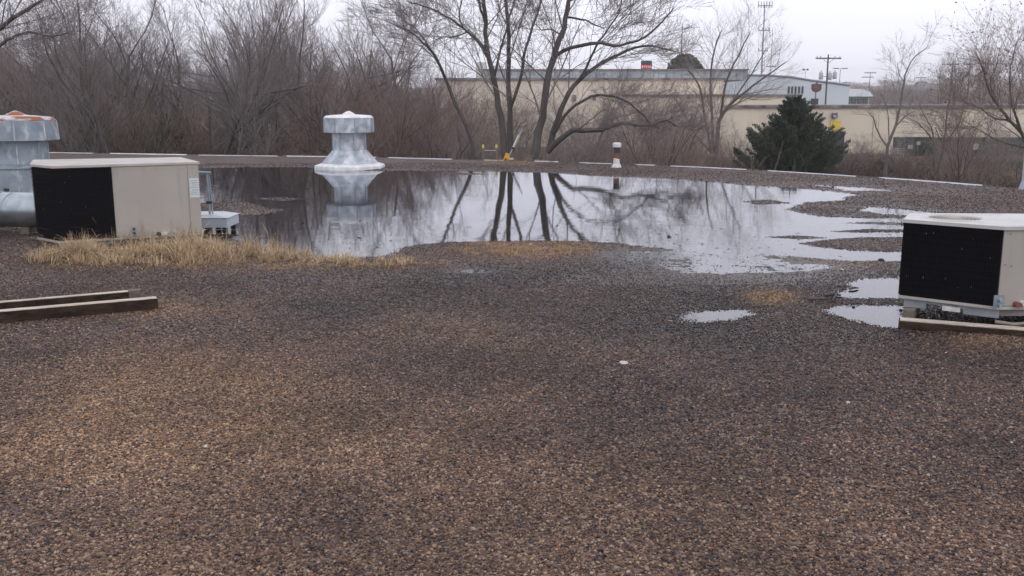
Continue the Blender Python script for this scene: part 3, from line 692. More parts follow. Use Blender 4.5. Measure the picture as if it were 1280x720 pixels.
traced_tree('bare_tree', 'fan-shaped bare tree with many thin stems left of the evergreen', 58, (893, 196), [
 ([(896, 196), (897, 165), (901, 147), (915, 128), (934, 113), (955, 97), (982, 78)], 4.2, .7, 21, 1.77),
 ([(892, 192), (890, 147, .5), (888, 101, .8), (893, 61, 1), (902, 38, 1)], 2.8, .7, 20, 1.68),
 ([(890, 192), (881, 147, -.4), (874, 107, -.6), (858, 85, -.8), (846, 60, -1)], 2.4, .6, 18, 1.58),
 ([(888, 190), (872, 172, .2), (860, 150, .4), (848, 130, .6), (838, 118, .8)], 2.0, .5, 13, 1.22),
 ([(901, 147), (906, 110, -.5), (918, 80, -.7), (930, 55, -.9), (938, 40, -1)], 2.2, .6, 17, 1.68),
 ([(915, 128), (934, 100, .5), (950, 75, .7), (958, 60, .9)], 1.6, .5, 13, 1.40),
], dict(PR2, up=.09, max=4, rmin=.0045), 'bark', 'twig_pale', 34)
traced_tree('bare_tree', 'slender bare forked tree standing alone right of the evergreen', 45, (1108, 221), [
 ([(1107, 224), (1110, 184), (1119, 159), (1125, 134), (1129, 109), (1133, 90), (1142, 73), (1158, 60)], 3.1, .5, 13, 1.19),
 ([(1110, 184), (1097, 165, .3), (1092, 148, .4), (1084, 138, .5)], 1.6, .5, 5, 0.98),
 ([(1119, 159), (1132, 145, -.3), (1146, 138, -.4)], 1.2, .4, 4, 0.87),
 ([(1111, 178), (1111, 150, -.2), (1107, 130, -.3), (1100, 115, -.3)], 1.1, .4, 5, 0.98),
 ([(1131, 104), (1124, 92, .2), (1122, 78, .3)], .9, .4, 3, 0.87),
], dict(PR2, max=4), 'bark_pale', 'twig_pale', 35)
traced_tree('bare_tree', 'bare twin-stemmed tree in front of the green containers', 46, (1171, 221), [
 ([(1170, 226), (1178, 190), (1182, 165), (1183, 145), (1188, 120)], 2.8, .6, 12, 1.46),
 ([(1169, 224), (1167, 190, .2), (1166, 165, .3), (1157, 148, .4), (1148, 128, .5)], 2.0, .5, 11, 1.46),
 ([(1178, 185), (1192, 165, -.3), (1202, 148, -.4), (1206, 120, -.4)], 1.4, .5, 6, 1.23),
 ([(1166, 175, .2), (1152, 158, .3), (1138, 148, .4)], 1.2, .5, 5, 1.12),
], dict(PR2, max=4), 'bark', 'twig_grey', 36)
traced_tree('bare_tree', 'broad tree with reddish buds filling the right edge', 40, (1296, 222), [
 ([(1296, 228), (1288, 190), (1278, 168), (1262, 150), (1248, 132), (1236, 112), (1230, 90), (1222, 72)], 4.2, .8, 17, 1.66),
 ([(1280, 172), (1268, 140, -.4), (1262, 110, -.5), (1263, 85, -.6), (1270, 55, -.6)], 2.2, .6, 16, 1.54),
 ([(1262, 150), (1243, 148, .3), (1225, 135, .5), (1210, 130, .6), (1200, 120, .6)], 1.7, .5, 13, 1.41),
 ([(1284, 185), (1262, 180, .4), (1240, 172, .6), (1220, 160, .8), (1205, 158, .9)], 1.6, .5, 13, 1.28),
 ([(1292, 190), (1294, 140, .2), (1290, 100, .3), (1296, 50, .3)], 3, .9, 14, 1.79),
 ([(1248, 132), (1238, 105, .4), (1246, 80, .5), (1250, 60, .5)], 1.4, .5, 9, 1.41),
], dict(PR2, max=4), 'bark', 'twig_brown', 37, ('bud', .02))
traced_tree('bare_tree', 'bare tree reaching into the top left corner from outside the frame', 31, (-95, 180), [
 ([(-95, 185), (-85, 130), (-50, 75), (0, 36), (17, 22), (36, 11), (56, -2), (75, -20)], 6, 1.6, 12, 1.8),
 ([(-70, 105), (-30, 82, -.3), (0, 58, -.5), (14, 47, -.6), (36, 40, -.7), (64, 46, -.8), (86, 41, -.8)], 3.4, .8, 12, 1.3),
 ([(-50, 75), (-25, 40, .5), (-5, 10, .7), (12, -20, .9)], 3, 1.2, 8, 1.6),
], PR2, 'bark_dark', 'twig_grey', 38)

# ------------------------------------------------------------------ evergreens
def evergreen(seed, H, W, n_b, leaf, lv):
    """conical clump of upswept boughs carrying small leaf faces"""
    r = random.Random(seed); t = Tubes(); V = []; F = []
    t.add([(0, 0, -.2), (0.03, 0, H*.3), (0, .03, H*.65), (0, 0, H*.97)], [.11, .08, .045, .012], 7)
    for k in range(n_b):
        u = (k+r.random())/n_b; z = H*(.03+.84*u); a = k*2.399+r.uniform(-.5, .5)
        R = W*.5*(.93*(1-u)**.95+.07)*(min(1, .85+u*2.0))*r.choice((.6, .75, .85, .92, 1.0, 1.08, 1.18))+.10
        rise = r.uniform(.45, 1.15)*(1-.45*u)
        p0 = Vector((0, 0, z)); tip = Vector((math.cos(a)*R, math.sin(a)*R, z+R*rise*.8+.05*H*(1-u)*.3))
        mid = p0.lerp(tip, .5)+Vector((0, 0, -R*.12))
        t.add([tuple(p0), tuple(mid), tuple(tip)], [.022, .014, .004], 3)
        m = int(lv*(R/(W*.5)+.25))
        for j in range(m):
            s = r.random()**.6; c = p0.lerp(mid, s*2) if s < .5 else mid.lerp(tip, s*2-1)
            sp = .03+.13*R*(1.02-s)
            c = c+Vector((r.gauss(0, sp), r.gauss(0, sp), r.gauss(0, sp*.8)))
            d = (tip-p0).normalized()+Vector((0, 0, .7))+rv(r, .45); d.normalize()
            sd = d.cross(rv(r, 1)).normalized(); L_ = leaf*r.uniform(.7, 1.6)
            k0 = len(V); V += [tuple(c-sd*L_*.28), tuple(c+sd*L_*.28), tuple(c+d*L_+sd*L_*.06), tuple(c+d*L_*.9-sd*L_*.12)]; F.append((k0, k0+1, k0+2, k0+3))
    return t.mesh('trunk', 'bark_dark'), np.array(V), np.array(F)
tm, lvV, lvF = evergreen(3, 5.0, 5.0, 320, .06, 440)
cx = Q(990, 190, 42); gz = tz(cx.x, 42)
e = empty('juniper', (cx.x, 42, gz-.1), 'dense dark green juniper with ragged outline beside the roof edge', 'evergreen')
H_ = Q(996, 124, 42).z-gz
e.scale = (.95, .95, H_/5.0*1.17)
link_mesh(tm, 'trunk', e); link_mesh(np_mesh('crown', lvV, lvF, 'juniper'), 'crown', e)
tm2, v2, f2 = evergreen(4, 4.2, 3.2, 70, .16, 90); cm2 = np_mesh('crown', v2, f2, 'cedar')
for k, (px, Y, s) in enumerate([(55, 50, 1.3), (100, 47, 1.1), (175, 52, 1.15), (215, 49, 1.0), (120, 58, 1.5), (585, 36, .62), (735, 34.5, .55), (770, 35.5, .5)]):
    q = Q(px, 170, Y)
    e = empty('cedar_shrub', (q.x, Y, tz(q.x, Y)-.1), 'dull green cedar shrub half hidden in the wood on the left' if px < 300 else 'low dull green shrub tangled below the big bare trees', 'shrub', 'cedar shrubs in the wood' if px < 300 else 'green shrubs below the big trees')
    e.scale = (s, s, s*(1 if px < 300 else .8)); e.rotation_euler.z = rnd.random()*6
    link_mesh(tm2, 'trunk', e); link_mesh(cm2, 'crown', e)

# ------------------------------------------------------------------ undergrowth (uncountable)
def clump_src(seed, H, n, m, spread=.5):
    r = random.Random(seed); t = Tubes()
    for k in range(n):
        a = r.random()*6.28; p = Vector((r.gauss(0, spread*.5), r.gauss(0, spread*.5), -.1)); h = H*r.uniform(.45, 1.1); q = r.uniform(.1, .7)
        d = Vector((math.cos(a)*q, math.sin(a)*q, 1)).normalized()
        p1 = p+d*h*.5; p2 = p1+(d+Vector((math.cos(a)*.3, math.sin(a)*.3, -.25*r.random()))+rv(r, .15)).normalized()*h*.5
        t.add([tuple(p), tuple(p1), tuple(p2)], [.011, .008, .004], 3)
        for j in range(4):
            s = p.lerp(p1, r.uniform(.5, 1)) if j < 2 else p1.lerp(p2, r.random()); e_ = s+(rv(r, .6)+Vector((0, 0, .4))).normalized()*h*r.uniform(.12, .3)
            t.add([tuple(s), tuple(s.lerp(e_, .5)+rv(r, .02)), tuple(e_)], [.006, .005, .003], 3)
    me = t.mesh('clump_shape', m); return bpy.data.objects.new('clump_shape', me)
cl = [clump_src(i, 2.2, 42, ('brush_green', 'brush', 'brush_dark', 'brush', 'brush_red', 'brush', 'brush_pale')[i % 7], 1.0) for i in range(7)]
def region(n, pxa, pxb, ya, yb):
    Y = RNG.uniform(ya, yb, n); px = RNG.uniform(pxa, pxb, n); x = (px-640)/FPX*Y*.99; return x, Y
def lay(name, parts, srcs, label):
    xs, ys, ss = [], [], []
    for n, a, b_, c, d, s0, s1 in parts:
        x, y = region(n, a, b_, c, d); xs.append(x); ys.append(y); ss.append(RNG.uniform(s0, s1, n))
    x = np.concatenate(xs); y = np.concatenate(ys); s = np.concatenate(ss)
    k = y > edge_y(np.clip(x, -40, 40))+.9*s+.4; x, y, s = x[k], y[k], s[k]
    z = terr(x, y)-.05; nn_ = fbm(x, y*.6, .30, 3, 55)+RNG.normal(0, .16, len(x)); idx = np.clip(((nn_+.55)/1.1*len(srcs)).astype(int), 0, len(srcs)-1)
    s = s*(1+.55*fbm(x, y, .22, 3, 66))
    scatter(name, np.stack([x, y, z], -1), np.stack([RNG.uniform(-.15, .15, len(x)), RNG.uniform(-.15, .15, len(x)), RNG.uniform(0, 6.28, len(x))], -1), np.stack([s, s, s*RNG.uniform(.8, 1.2, len(x))], -1), srcs, None, None, label, 'undergrowth', idx=idx)
lay('undergrowth', [(650, -150, 620, 33, 44, .8, 1.35), (900, -180, 600, 44, 62, 1.2, 2.3), (420, 540, 900, 29.5, 37, .7, 1.2), (500, 540, 940, 37, 60, .8, 1.2)], cl, 'tangled brown brush growing behind the far edge of the roof')
cl2 = [clump_src(20+i, .55, 46, ('brush_green', 'brush', 'brush_dark', 'litter', 'brush_red', 'brush_pale')[i % 6], .55) for i in range(6)]
lay('leafy_bank', [(1500, 860, 1420, 20, 40, .5, 1.15), (2200, 860, 1420, 40, 76, .7, 1.5), (260, 1040, 1125, 46, 70, 1.6, 2.3), (200, 1180, 1420, 26, 50, 1.2, 2.0)], cl2, 'low russet brush and dead leaves on the bank past the right roof edge')
# far wood behind the left trees and on the hills
def src_from(i):
    tr_, cr_ = variants[i]; a = bpy.data.objects.new('far_trunk_shape', tr_); b_ = bpy.data.objects.new('far_crown_shape', cr_); return a, b_
n = 55; px = RNG.uniform(-200, 560, n); Y = RNG.uniform(70, 105, n); x = (px-640)/FPX*Y
sc_ = RNG.uniform(.95, 1.25, n)*np.where(px > 380, .8, 1)
z = terr(x, Y); rr = np.stack([0*x, 0*x, RNG.uniform(0, 6.28, n)], -1); ss = np.stack([sc_, sc_, sc_], -1)
scatter('far_wood', np.stack([x, Y, z], -1), rr, ss, [src_from(4)[1], src_from(0)[1], src_from(2)[1]], None, None, 'dim mass of bare trees deep in the wood on the left', 'woodland')
n = 1100; px = RNG.uniform(1030, 1500, n); Y = RNG.uniform(380, 1250, n); x = (px-640)/FPX*Y
sc_ = RNG.uniform(1.0, 1.8, n); z = terr(x, Y)-1; rr = np.stack([0*x, 0*x, RNG.uniform(0, 6.28, n)], -1)
scatter('hill_wood', np.stack([x, Y, z], -1), rr, np.stack([sc_*1.3, sc_*1.3, sc_*.8], -1), [src_from(5)[1], src_from(3)[1]], None, None, 'hazy bare woodland covering the distant hills on the right', 'woodland')
gC = 'bare trees behind the cream building on the right'
for k, (px, Y, s, vi) in enumerate([(1168, 150, .95, 1), (1186, 160, 1.25, 1), (1205, 150, 1.15, 2), (1226, 165, 1.3, 1), (1250, 155, 1.1, 4), (1280, 160, 1.25, 1), (1150, 170, .7, 5)]):
    put_tree(vi, px, Y, s, ['', 'bare grey tree behind the right end of the cream building', 'bare brown tree behind the right end of the cream building', '', 'spreading tree behind the right end of the cream building', 'small bare bush at the left end of the trees behind the cream building'][vi], gC, z=0)

# ------------------------------------------------------------------ buildings beyond
def wall_box(name, m, par, pxa, pxb, yt, Y, zb, depth, extra=0):
    a = Q(pxa, yt, Y); b_ = Q(pxb, yt, Y); zt = (a.z+b_.z)/2
    return MB().box(((a.x+b_.x)/2, Y+depth/2, (zt+zb)/2), (b_.x-a.x, depth, zt-zb)).build(name, m, par), a.x, b_.x, zt
e = empty('cream_building', (Q(1100, 180, 85).x, 85, -2.6), 'long low cream building with dark roof trim on the right', 'building')
w_, xa, xb, zt = wall_box('wall', 'cream', e, 905, 1500, 134, 85, -3.2, 12)
MB().box(((xa+xb)/2, 84.93, zt+.06), (xb-xa+.3, .3, .22)).build('roof_trim', 'trim_dark', e)
MB().box(((xa+xb)/2, 91, zt+.2), (xb-xa+.1, 11.6, .05)).build('roof', 'grey_roof', e)
for px in [968, 1040, 1092, 1150, 1210, 1265, 1330]:
    q = Q(px, 160, 84.9); MB().box((q.x, 84.985, (zt-3.2)/2), (.05, .04, zt+3.2)).build('wall_joint', 'cream_far', e)
def rect_on(par, name, m, x0, y0, x1, y1, Y, th=.12):
    a = Q(x0, y0, Y); b_ = Q(x1, y1, Y); return MB().box(((a.x+b_.x)/2, Y, (a.z+b_.z)/2), (b_.x-a.x, th, a.z-b_.z)).build(name, m, par)
dr = rect_on(e, 'door', 'door_dark', 1036, 165, 1054, 192, 84.95)
rect_on(e, 'door_frame', 'trim_dark', 1035, 163.6, 1055.2, 165.2, 84.9)
lm = rect_on(e, 'wall_lamp', 'trim_dark', 1040.5, 141, 1046, 147.5, 84.8, .35)
rect_on(lm, 'lamp_face', 'drum', 1041.5, 144.2, 1045, 146.6, 84.6)
rect_on(e, 'wall_sign', 'yellow', 1038, 151, 1050, 162, 84.93)
rect_on(e, 'downpipe', 'cream_far', 1093.2, 141, 1093.9, 188, 84.9, .06)
e2 = empty('cream_building', (Q(950, 180, 100).x, 100, -2.6), 'middle cream block with thin dark parapet line behind the fan-shaped tree', 'building')
w_, xa, xb, zt = wall_box('wall', 'cream', e2, 778, 1000, 120, 100, -4.5, 14)
MB().box(((xa+xb)/2, 99.92, zt+.06), (xb-xa+.3, .3, .22)).build('roof_trim', 'trim_dark', e2)
e3 = empty('cream_building', (Q(700, 180, 115).x, 115, -2.6), 'tall cream hall with blue-grey metal roof behind the big bare tree', 'building')
w_, xa, xb, zt = wall_box('wall', 'cream_far', e3, 545, 905, 99, 115, -4.5, 30)
MB().box(((xa+xb)/2, 114.9, zt+.02), (xb-xa+.3, .3, .25)).build('roof_trim', 'trim_dark', e3)
a = Q(604, 87.5, 119); b_ = Q(935, 88.5, 119); 
rf_ = MB().box(((a.x+b_.x)/2, 128, (a.z+zt)/2), (b_.x-a.x, 18, a.z-zt)).build('roof', 'roof_blue', e3)
for k in range(34):
    x = a.x+(b_.x-a.x)*(k+.5)/34; MB().box((x, 118.97, (a.z+zt)/2), (.07, .08, a.z-zt-.05)).build('roof_seam', 'roof_seam', rf_)
q = Q(640, 86.5, 118.8); MB().box(((a.x+b_.x)/2, 118.9, a.z+.05), (b_.x-a.x+.2, .3, .14)).build('roof_edge', 'trim_dark', e3)
rect_on(e3, 'roof_vent', 'pier', 617, 82, 628, 88, 120, 1); rect_on(e3, 'roof_vent', 'pier', 595, 78, 608, 98, 122, 1.5); rect_on(e3, 'roof_vent', 'pier', 652, 82, 660, 88, 121, 1)
rect_on(e3, 'wall_vent', 'trim_dark', 715.5, 118.5, 720, 126, 114.9, .3)
rect_on(e3, 'wall_vent', 'trim_dark', 741, 121, 745, 125, 114.9, .3)
for px in (560, 655, 745, 830): 
    q = Q(px, 130, 114.95); MB().box((q.x, 114.97, (zt-3)/2), (.08, .06, zt+3)).build('wall_joint', 'cream', e3)
# pale arena-like building with curved roof
e4 = empty('pale_warehouse', (Q(985, 110, 215).x, 215, -2), 'pale blue metal warehouse with a gently curved roof behind the cream block', 'building')
pl = [(905, 95.5), (930, 94.3), (960, 94.6), (990, 97), (1015, 101), (1040, 104), (1062, 107)]
top = [Q(a, b_, 215) for a, b_ in pl]
vs = [(p.x, 215, p.z) for p in top]+[(p.x, 215, -2) for p in top]+[(p.x, 255, p.z) for p in top]+[(p.x, 255, -2) for p in top]
n = len(top); fs = [tuple(range(n))+tuple(reversed(range(n, 2*n))), tuple(reversed(range(2*n, 3*n)))+tuple(range(3*n, 4*n)), (0, n, 3*n, 2*n), (n-1, 3*n-1, 4*n-1, 2*n-1)]
fs += [(i+1, i, 2*n+i, 2*n+i+1) for i in range(n-1)]
MB().add(vs, fs).build('wall', 'white_bldg', e4)
MB().tube([p+Vector((0, -.15, .1)) for p in top], .22, 4).build('roof_trim', 'roof_seam', e4)
for k in range(5): rect_on(e4, 'window', 'window', 985+k*4.3, 108, 986.8+k*4.3, 117, 214.9)
# low grey shop
e5 = empty('low_shop', (Q(1060, 125, 350).x, 350, .3), 'distant low shop with grey sloping roof and dark windows behind the utility pole', 'building')
a = Q(1026, 121, 350); b_ = Q(1087, 121, 350); zt = a.z
MB().box(((a.x+b_.x)/2, 357, (zt+.1)/2), (b_.x-a.x, 14, zt-.1)).build('wall', 'pier', e5)
ra = Q(1038, 109.5, 356); rb = Q(1085, 112, 356)
MB().add([(a.x-1, 348.5, zt), (b_.x+1, 348.5, zt), (b_.x+1, 366, zt), (a.x-1, 366, zt), (ra.x, 356, ra.z), (rb.x, 356, rb.z), (rb.x, 359, rb.z), (ra.x, 359, ra.z)], [(0, 1, 5, 4), (1, 2, 6, 5), (2, 3, 7, 6), (3, 0, 4, 7), (4, 5, 6, 7), (3, 2, 1, 0)]).build('roof', 'grey_roof', e5)
MB().box(((a.x+b_.x)/2, 348.4, zt-.15), (b_.x-a.x+2, .4, .5)).build('roof_trim', 'green_box', e5)
for k in range(4): rect_on(e5, 'window', 'window', 1057+k*7.2, 122.8, 1063+k*7.2, 130, 349.9, .2)
for x0 in (1032, 1041): rect_on(e5, 'wall_panel', 'house_white', x0, 123, x0+7, 130, 349.9, .2)
# parked cars seen over the cream roof
def car(label, px, Y, m, L_=4.4):
    q = Q(px, 130, Y); z = tz(q.x, Y); e = empty('parked_car', (q.x, Y, z), label, 'car', 'cars parked beyond the cream building')
    x, y = q.x, Y; h = L_/2
    prof = [(-h, .35), (-h, .75), (-h*.62, .92), (-h*.35, 1.38), (h*.4, 1.42), (h*.72, .98), (h, .85), (h, .35)]
    vs = [(x+a_, y-.85, z+b2) for a_, b2 in prof]+[(x+a_, y+.85, z+b2) for a_, b2 in prof]; n = len(prof)
    MB().add(vs, [tuple(range(n)), tuple(reversed(range(n, 2*n)))]+[(i, n+i, n+(i+1) % n, (i+1) % n) for i in range(n)]).build('body', m, e)
    MB().add([(x-h*.52, y-.87, z+.95), (x+h*.62, y-.87, z+.97), (x+h*.36, y-.87, z+1.33), (x-h*.32, y-.87, z+1.30)], [(0, 1, 2, 3)]).build('window', 'window', e)
    for s in (-.6, .6):
        MB().tube([(x+s*h, y-.9, z+.33), (x+s*h, y-.68, z+.33)], .33, 12).build('wheel', 'tyre', e)
car('small red car parked beyond the cream building roof', 1056.5, 385, 'car_red')
car('dark car parked right of the red one beyond the roof', 1076, 390, 'car_dark')
car('pale car parked left of the slender tree beyond the roof', 1090, 392, 'car_white')
car('dark car glimpsed behind the slender tree beyond the roof', 1113, 395, 'car_dark', 5)
# far houses on the hill
for k, (px, py, Y, w_, m, lb) in enumerate([(1108, 118, 620, 9, 'house_white', 'small white house low on the distant hill'), (1137, 121, 600, 7, 'house_white', 'tiny white house behind the slender tree on the hill'), (1090, 115, 560, 11, 'brick_red', 'distant reddish building right of the low shop'), (1200, 101, 700, 9, 'house_white', 'white house between the hilltop trees'), (1152, 105, 800, 12, 'grey', 'large grey block on the skyline right of the slender tree'), (1215, 107, 680, 10, 'house_white', 'white house lower right of the two skyline poles'), (1238, 110, 690, 12, 'house_white', 'long white house near the right edge on the hill')]):
    q = Q(px, py, Y); W = w_*Y/FPX; hh = W*.45; mm = 'steel_far' if m == 'grey' else m
    e = empty('house', (q.x, Y, q.z-hh), lb, 'house', None)
    MB().box((q.x, Y, q.z-hh-4), (W, W*.7, hh+8+hh)).build('wall', mm, e)
    zt = q.z; MB().add([(q.x-W*.53, Y-W*.4, zt), (q.x+W*.53, Y-W*.4, zt), (q.x+W*.53, Y+W*.4, zt), (q.x-W*.53, Y+W*.4, zt), (q.x-W*.53, Y, zt+hh*.5), (q.x+W*.53, Y, zt+hh*.5)], [(0, 1, 5, 4), (2, 3, 4, 5), (1, 2, 5), (3, 0, 4), (3, 2, 1, 0)]).build('roof', 'house_roof', e)
    for s in (-.25, .2): MB().box((q.x+s*W, Y-W*.355, zt-hh*.4), (W*.12, .1, hh*.3)).build('window', 'window', e)

# containers in front of the cream building
def container(label, x0, x1, yt, yb, Y, win=None):
    a = Q(x0, yt, Y); b_ = Q(x1, yb, Y); e = empty('storage_container', ((a.x+b_.x)/2, Y, b_.z), label, 'container')
    MB().box(((a.x+b_.x)/2, Y+1.2, (a.z+b_.z)/2), (b_.x-a.x, 2.4, a.z-b_.z)).build('body', 'green_box', e)
    n = max(4, int((b_.x-a.x)/.35))
    for k in range(n+1): MB().box((a.x+(b_.x-a.x)*k/n, Y-.03, (a.z+b_.z)/2), (.10, .08, (a.z-b_.z)*.9)).build('rib', 'green_box', e)
    MB().box(((a.x+b_.x)/2, Y-.06, a.z+.03), (b_.x-a.x+.1, .16, .12)).build('top_rail', 'door_dark', e)
    return e
e = container('short green container with pale markings in front of the cream wall', 1131, 1167, 172.5, 198, 80)
rect_on(e, 'pale_panel', 'drum', 1135, 181, 1141, 186, 79.85, .04); rect_on(e, 'pale_panel', 'pier', 1146, 177, 1150, 181, 79.85, .04)
e = container('long green container with a white notice in front of the cream wall', 1171, 1330, 173, 205, 78)
rect_on(e, 'notice', 'sign_white', 1217, 179.5, 1223.5, 187, 77.85, .04)
e = empty('pipe_rack', (Q(1122, 190, 78).x, 78, tz(Q(1122, 190, 78).x, 78)), 'low pale metal rack left of the short green container', 'rack')
for k in range(4): 
    a = Q(1115, 186+k*2, 78); b_ = Q(1130, 186+k*2, 78); MB().tube([a, b_], .03, 5).build('rail', 'drum', e)
for px in (1115, 1122.5, 1130): a = Q(px, 185, 78); MB().tube([a, (a.x, 78, tz(a.x, 78))], .04, 5).build('post', 'drum', e)

# ------------------------------------------------------------------ masts, poles, signs
def pole_obj(name, label, cat, px, yt, yb, Y, r0, r1, m='pole_wood'):
    top_ = Q(px, yt, Y); bz = min(tz(top_.x, Y), Q(px, yb, Y).z)
    e = empty(name, (top_.x, Y, bz), label, cat); MB().tube([(top_.x, Y, bz), (top_.x, Y, top_.z)], [r0, r1], 8).build('pole', m, e); return e, top_
e, t = pole_obj('cell_tower', 'tall slim cell tower rising behind the pale warehouse', 'tower', 956, 6, 95, 500, .5, .3, 'steel_far')
for dz, w_, n in ((0, 3.4, 6), (-12, 2.6, 4), (-22, 2.2, 3)):
    for k in range(n): MB().box((t.x-w_+2*w_*k/(n-1), 499, t.z+dz), (.30, .3, 3.2 if dz == 0 else 1.8)).build('antenna', 'steel_far', e)
    MB().box((t.x, 499.3, t.z+dz-.5), (2*w_, .3, .4)).build('antenna_frame', 'steel_far', e)
e, t = pole_obj('radio_mast', 'thin radio mast just right of the cell tower', 'mast', 966, 34, 95, 700, .35, .15, 'steel_far')
for dz in (6, 14): MB().box((t.x, 700, t.z-dz), (1.6, .15, .15)).build('arm', 'steel_far', e)
e, t = pole_obj('radio_mast', 'dark thin spire rising above the round far tree', 'mast', 853, 30, 95, 420, .7, .15, 'pole_wood')
for dz in (8, 12): MB().box((t.x, 420, t.z-dz), (2, .2, .2)).build('arm', 'pole_wood', e)
e, t = pole_obj('utility_pole', 'wooden utility pole with crossarm and three transformers', 'utility pole', 1035.5, 68, 131, 200, .2, .15)
MB().box((t.x, 199.8, Q(1036, 73, 200).z), (5.2, .14, .26)).build('crossarm', 'pole_wood', e)
for dx in (-2.3, -1.6, 1.3, 2.3): MB().tube([(t.x+dx, 199.8, t.z-.75), (t.x+dx, 199.8, t.z-.3)], .09, 6).build('insulator', 'drum', e)
for s in (-1, 1): MB().tube([(t.x, 199.75, t.z-1.7), (t.x+s*1.1, 199.75, t.z-.95)], .04, 5).build('brace', 'pole_wood', e)
for dx, dz in ((-1.35, -4.3), (.45, -4.4), (1.45, -4.2)):
    z = t.z+dz; f = MB().lathe((t.x+dx, 199.7), [(.40, z-.7), (.42, z-.65), (.42, z+.6), (.3, z+.75), (.08, z+.8)], 12).build('transformer', 'drum', e, smooth=True)
    MB().tube([(t.x+dx, 199.7, z+.75), (t.x+dx, 199.7, z+1.1)], .07, 6).build('bushing', 'pole_wood', e)
MB().box((t.x, 199.7, t.z-4.4), (3.2, .12, .12)).build('bracket', 'steel_far', e)
for (y0, y1, px1) in ((73, 86, 1300), (74, 88, 1330)):
    pass
e, t = pole_obj('lamp_post', 'double-headed car park lamp right of the utility pole', 'lamp post', 1050.5, 85.5, 128, 260, .12, .08, 'steel_far')
for s in (-1, 1): MB().box((t.x+s*1.1, 260, t.z), (1.5, .5, .25)).build('lamp_head', 'steel_far', e)
e, t = pole_obj('lamp_post', 'wide multi-lamp mast above the distant reddish building', 'lamp post', 1088, 91, 128, 420, .22, .15, 'steel_far')
for dz, w_ in ((0, 5), (-1.8, 5)): MB().box((t.x-(1 if dz else 0), 420, t.z+dz), (w_, .3, .4)).build('lamp_bar', 'steel_far', e)
e, t = pole_obj('lamp_post', 'faint double-headed lamp above the skyline grey block', 'lamp post', 1151.5, 97, 125, 480, .15, .12, 'steel_far')
for s in (-1, 1): MB().box((t.x+s*1.5, 480, t.z), (2.4, .5, .4)).build('lamp_head', 'steel_far', e)
e, t = pole_obj('lamp_post', 'small lamp with two round heads left of the utility pole', 'lamp post', 1007, 87, 110, 330, .08, .06, 'steel_far')
for s in (-1, 1): MB().lathe((t.x+s*.7, 330), [(.1, t.z-.3), (.38, t.z-.1), (.38, t.z+.2), (.1, t.z+.35)], 10).build('lamp_head', 'pole_wood', e); 
MB().box((t.x, 330, t.z), (1.4, .1, .1)).build('arm', 'steel_far', e)
e, t = pole_obj('lamp_post', 'twin lamp mast just above the warehouse roof by the tower', 'lamp post', 963.5, 83, 95, 300, .1, .08, 'steel_far')
for s in (-1, 1): MB().box((t.x+s*.8, 300, t.z), (1.2, .3, .3)).build('lamp_head', 'steel_far', e)
for px, lb in ((1191.5, 'left one of two dark skyline poles among the hilltop trees'), (1213, 'right one of two dark skyline poles among the hilltop trees')):
    e, t = pole_obj('utility_pole', lb, 'utility pole', px, 76, 110, 240, .18, .13)
    MB().box((t.x, 240, t.z-.9), (3, .12, .2)).build('crossarm', 'pole_wood', e)
    for dx in (-1.3, 1.3): MB().tube([(t.x+dx, 240, t.z-.8), (t.x+dx, 240, t.z-.45)], .08, 6).build('insulator', 'drum', e)
e, t = pole_obj('utility_pole', 'small far pole with crossarm left of the multi-lamp mast', 'utility pole', 1057.5, 101, 125, 420, .16, .12)
MB().box((t.x, 420, t.z-.8), (3.5, .15, .25)).build('crossarm', 'pole_wood', e)
# power lines
a = Q(1191.5, 79, 240); b_ = Q(1213, 79, 240); c_2 = Q(1330, 74, 240)
for off in (-1.3, 1.3):
    o = MB().tube([(a.x+off, 240, a.z), ((a.x+b_.x)/2+off, 240, a.z-.15), (b_.x+off, 240, b_.z), ((b_.x+c_2.x)/2+off, 240, b_.z-.3), (c_2.x+off, 240, c_2.z)], .035, 4).build('power_line', 'grip_black')
    tag(o, 'thin black wire strung between the two dark skyline poles and off to the right', 'cable', 'wires on the skyline poles')
# maroon shield sign
q = Q(1020.5, 109, 190); e = empty('shop_sign', (q.x, 190, tz(q.x, 190)), 'maroon shield-shaped sign with pointed top beside the utility pole', 'sign')
sh = [(-.95, .6), (-.95, -.35), (-.7, -.75), (0, -1.0), (.7, -.75), (.95, -.35), (.95, .6), (.25, .6), (0, 1.15), (-.25, .6)]
MB().add([(q.x+x, 189.85, q.z+z) for x, z in sh]+[(q.x+x, 190.15, q.z+z) for x, z in sh], [tuple(range(10)), tuple(reversed(range(10, 20)))]+[(i, 10+i, 10+(i+1) % 10, (i+1) % 10) for i in range(10)]).build('panel', 'sign_maroon', e)
for k, w_ in enumerate((1.1, 1.3, .8)): MB().box((q.x, 189.82, q.z+.2-k*.3), (w_, .04, .10)).build('lettering', 'brick_red', e)
MB().tube([(q.x, 190.25, tz(q.x, 190)), (q.x, 190.25, q.z)], .14, 6).build('post', 'steel_far', e)
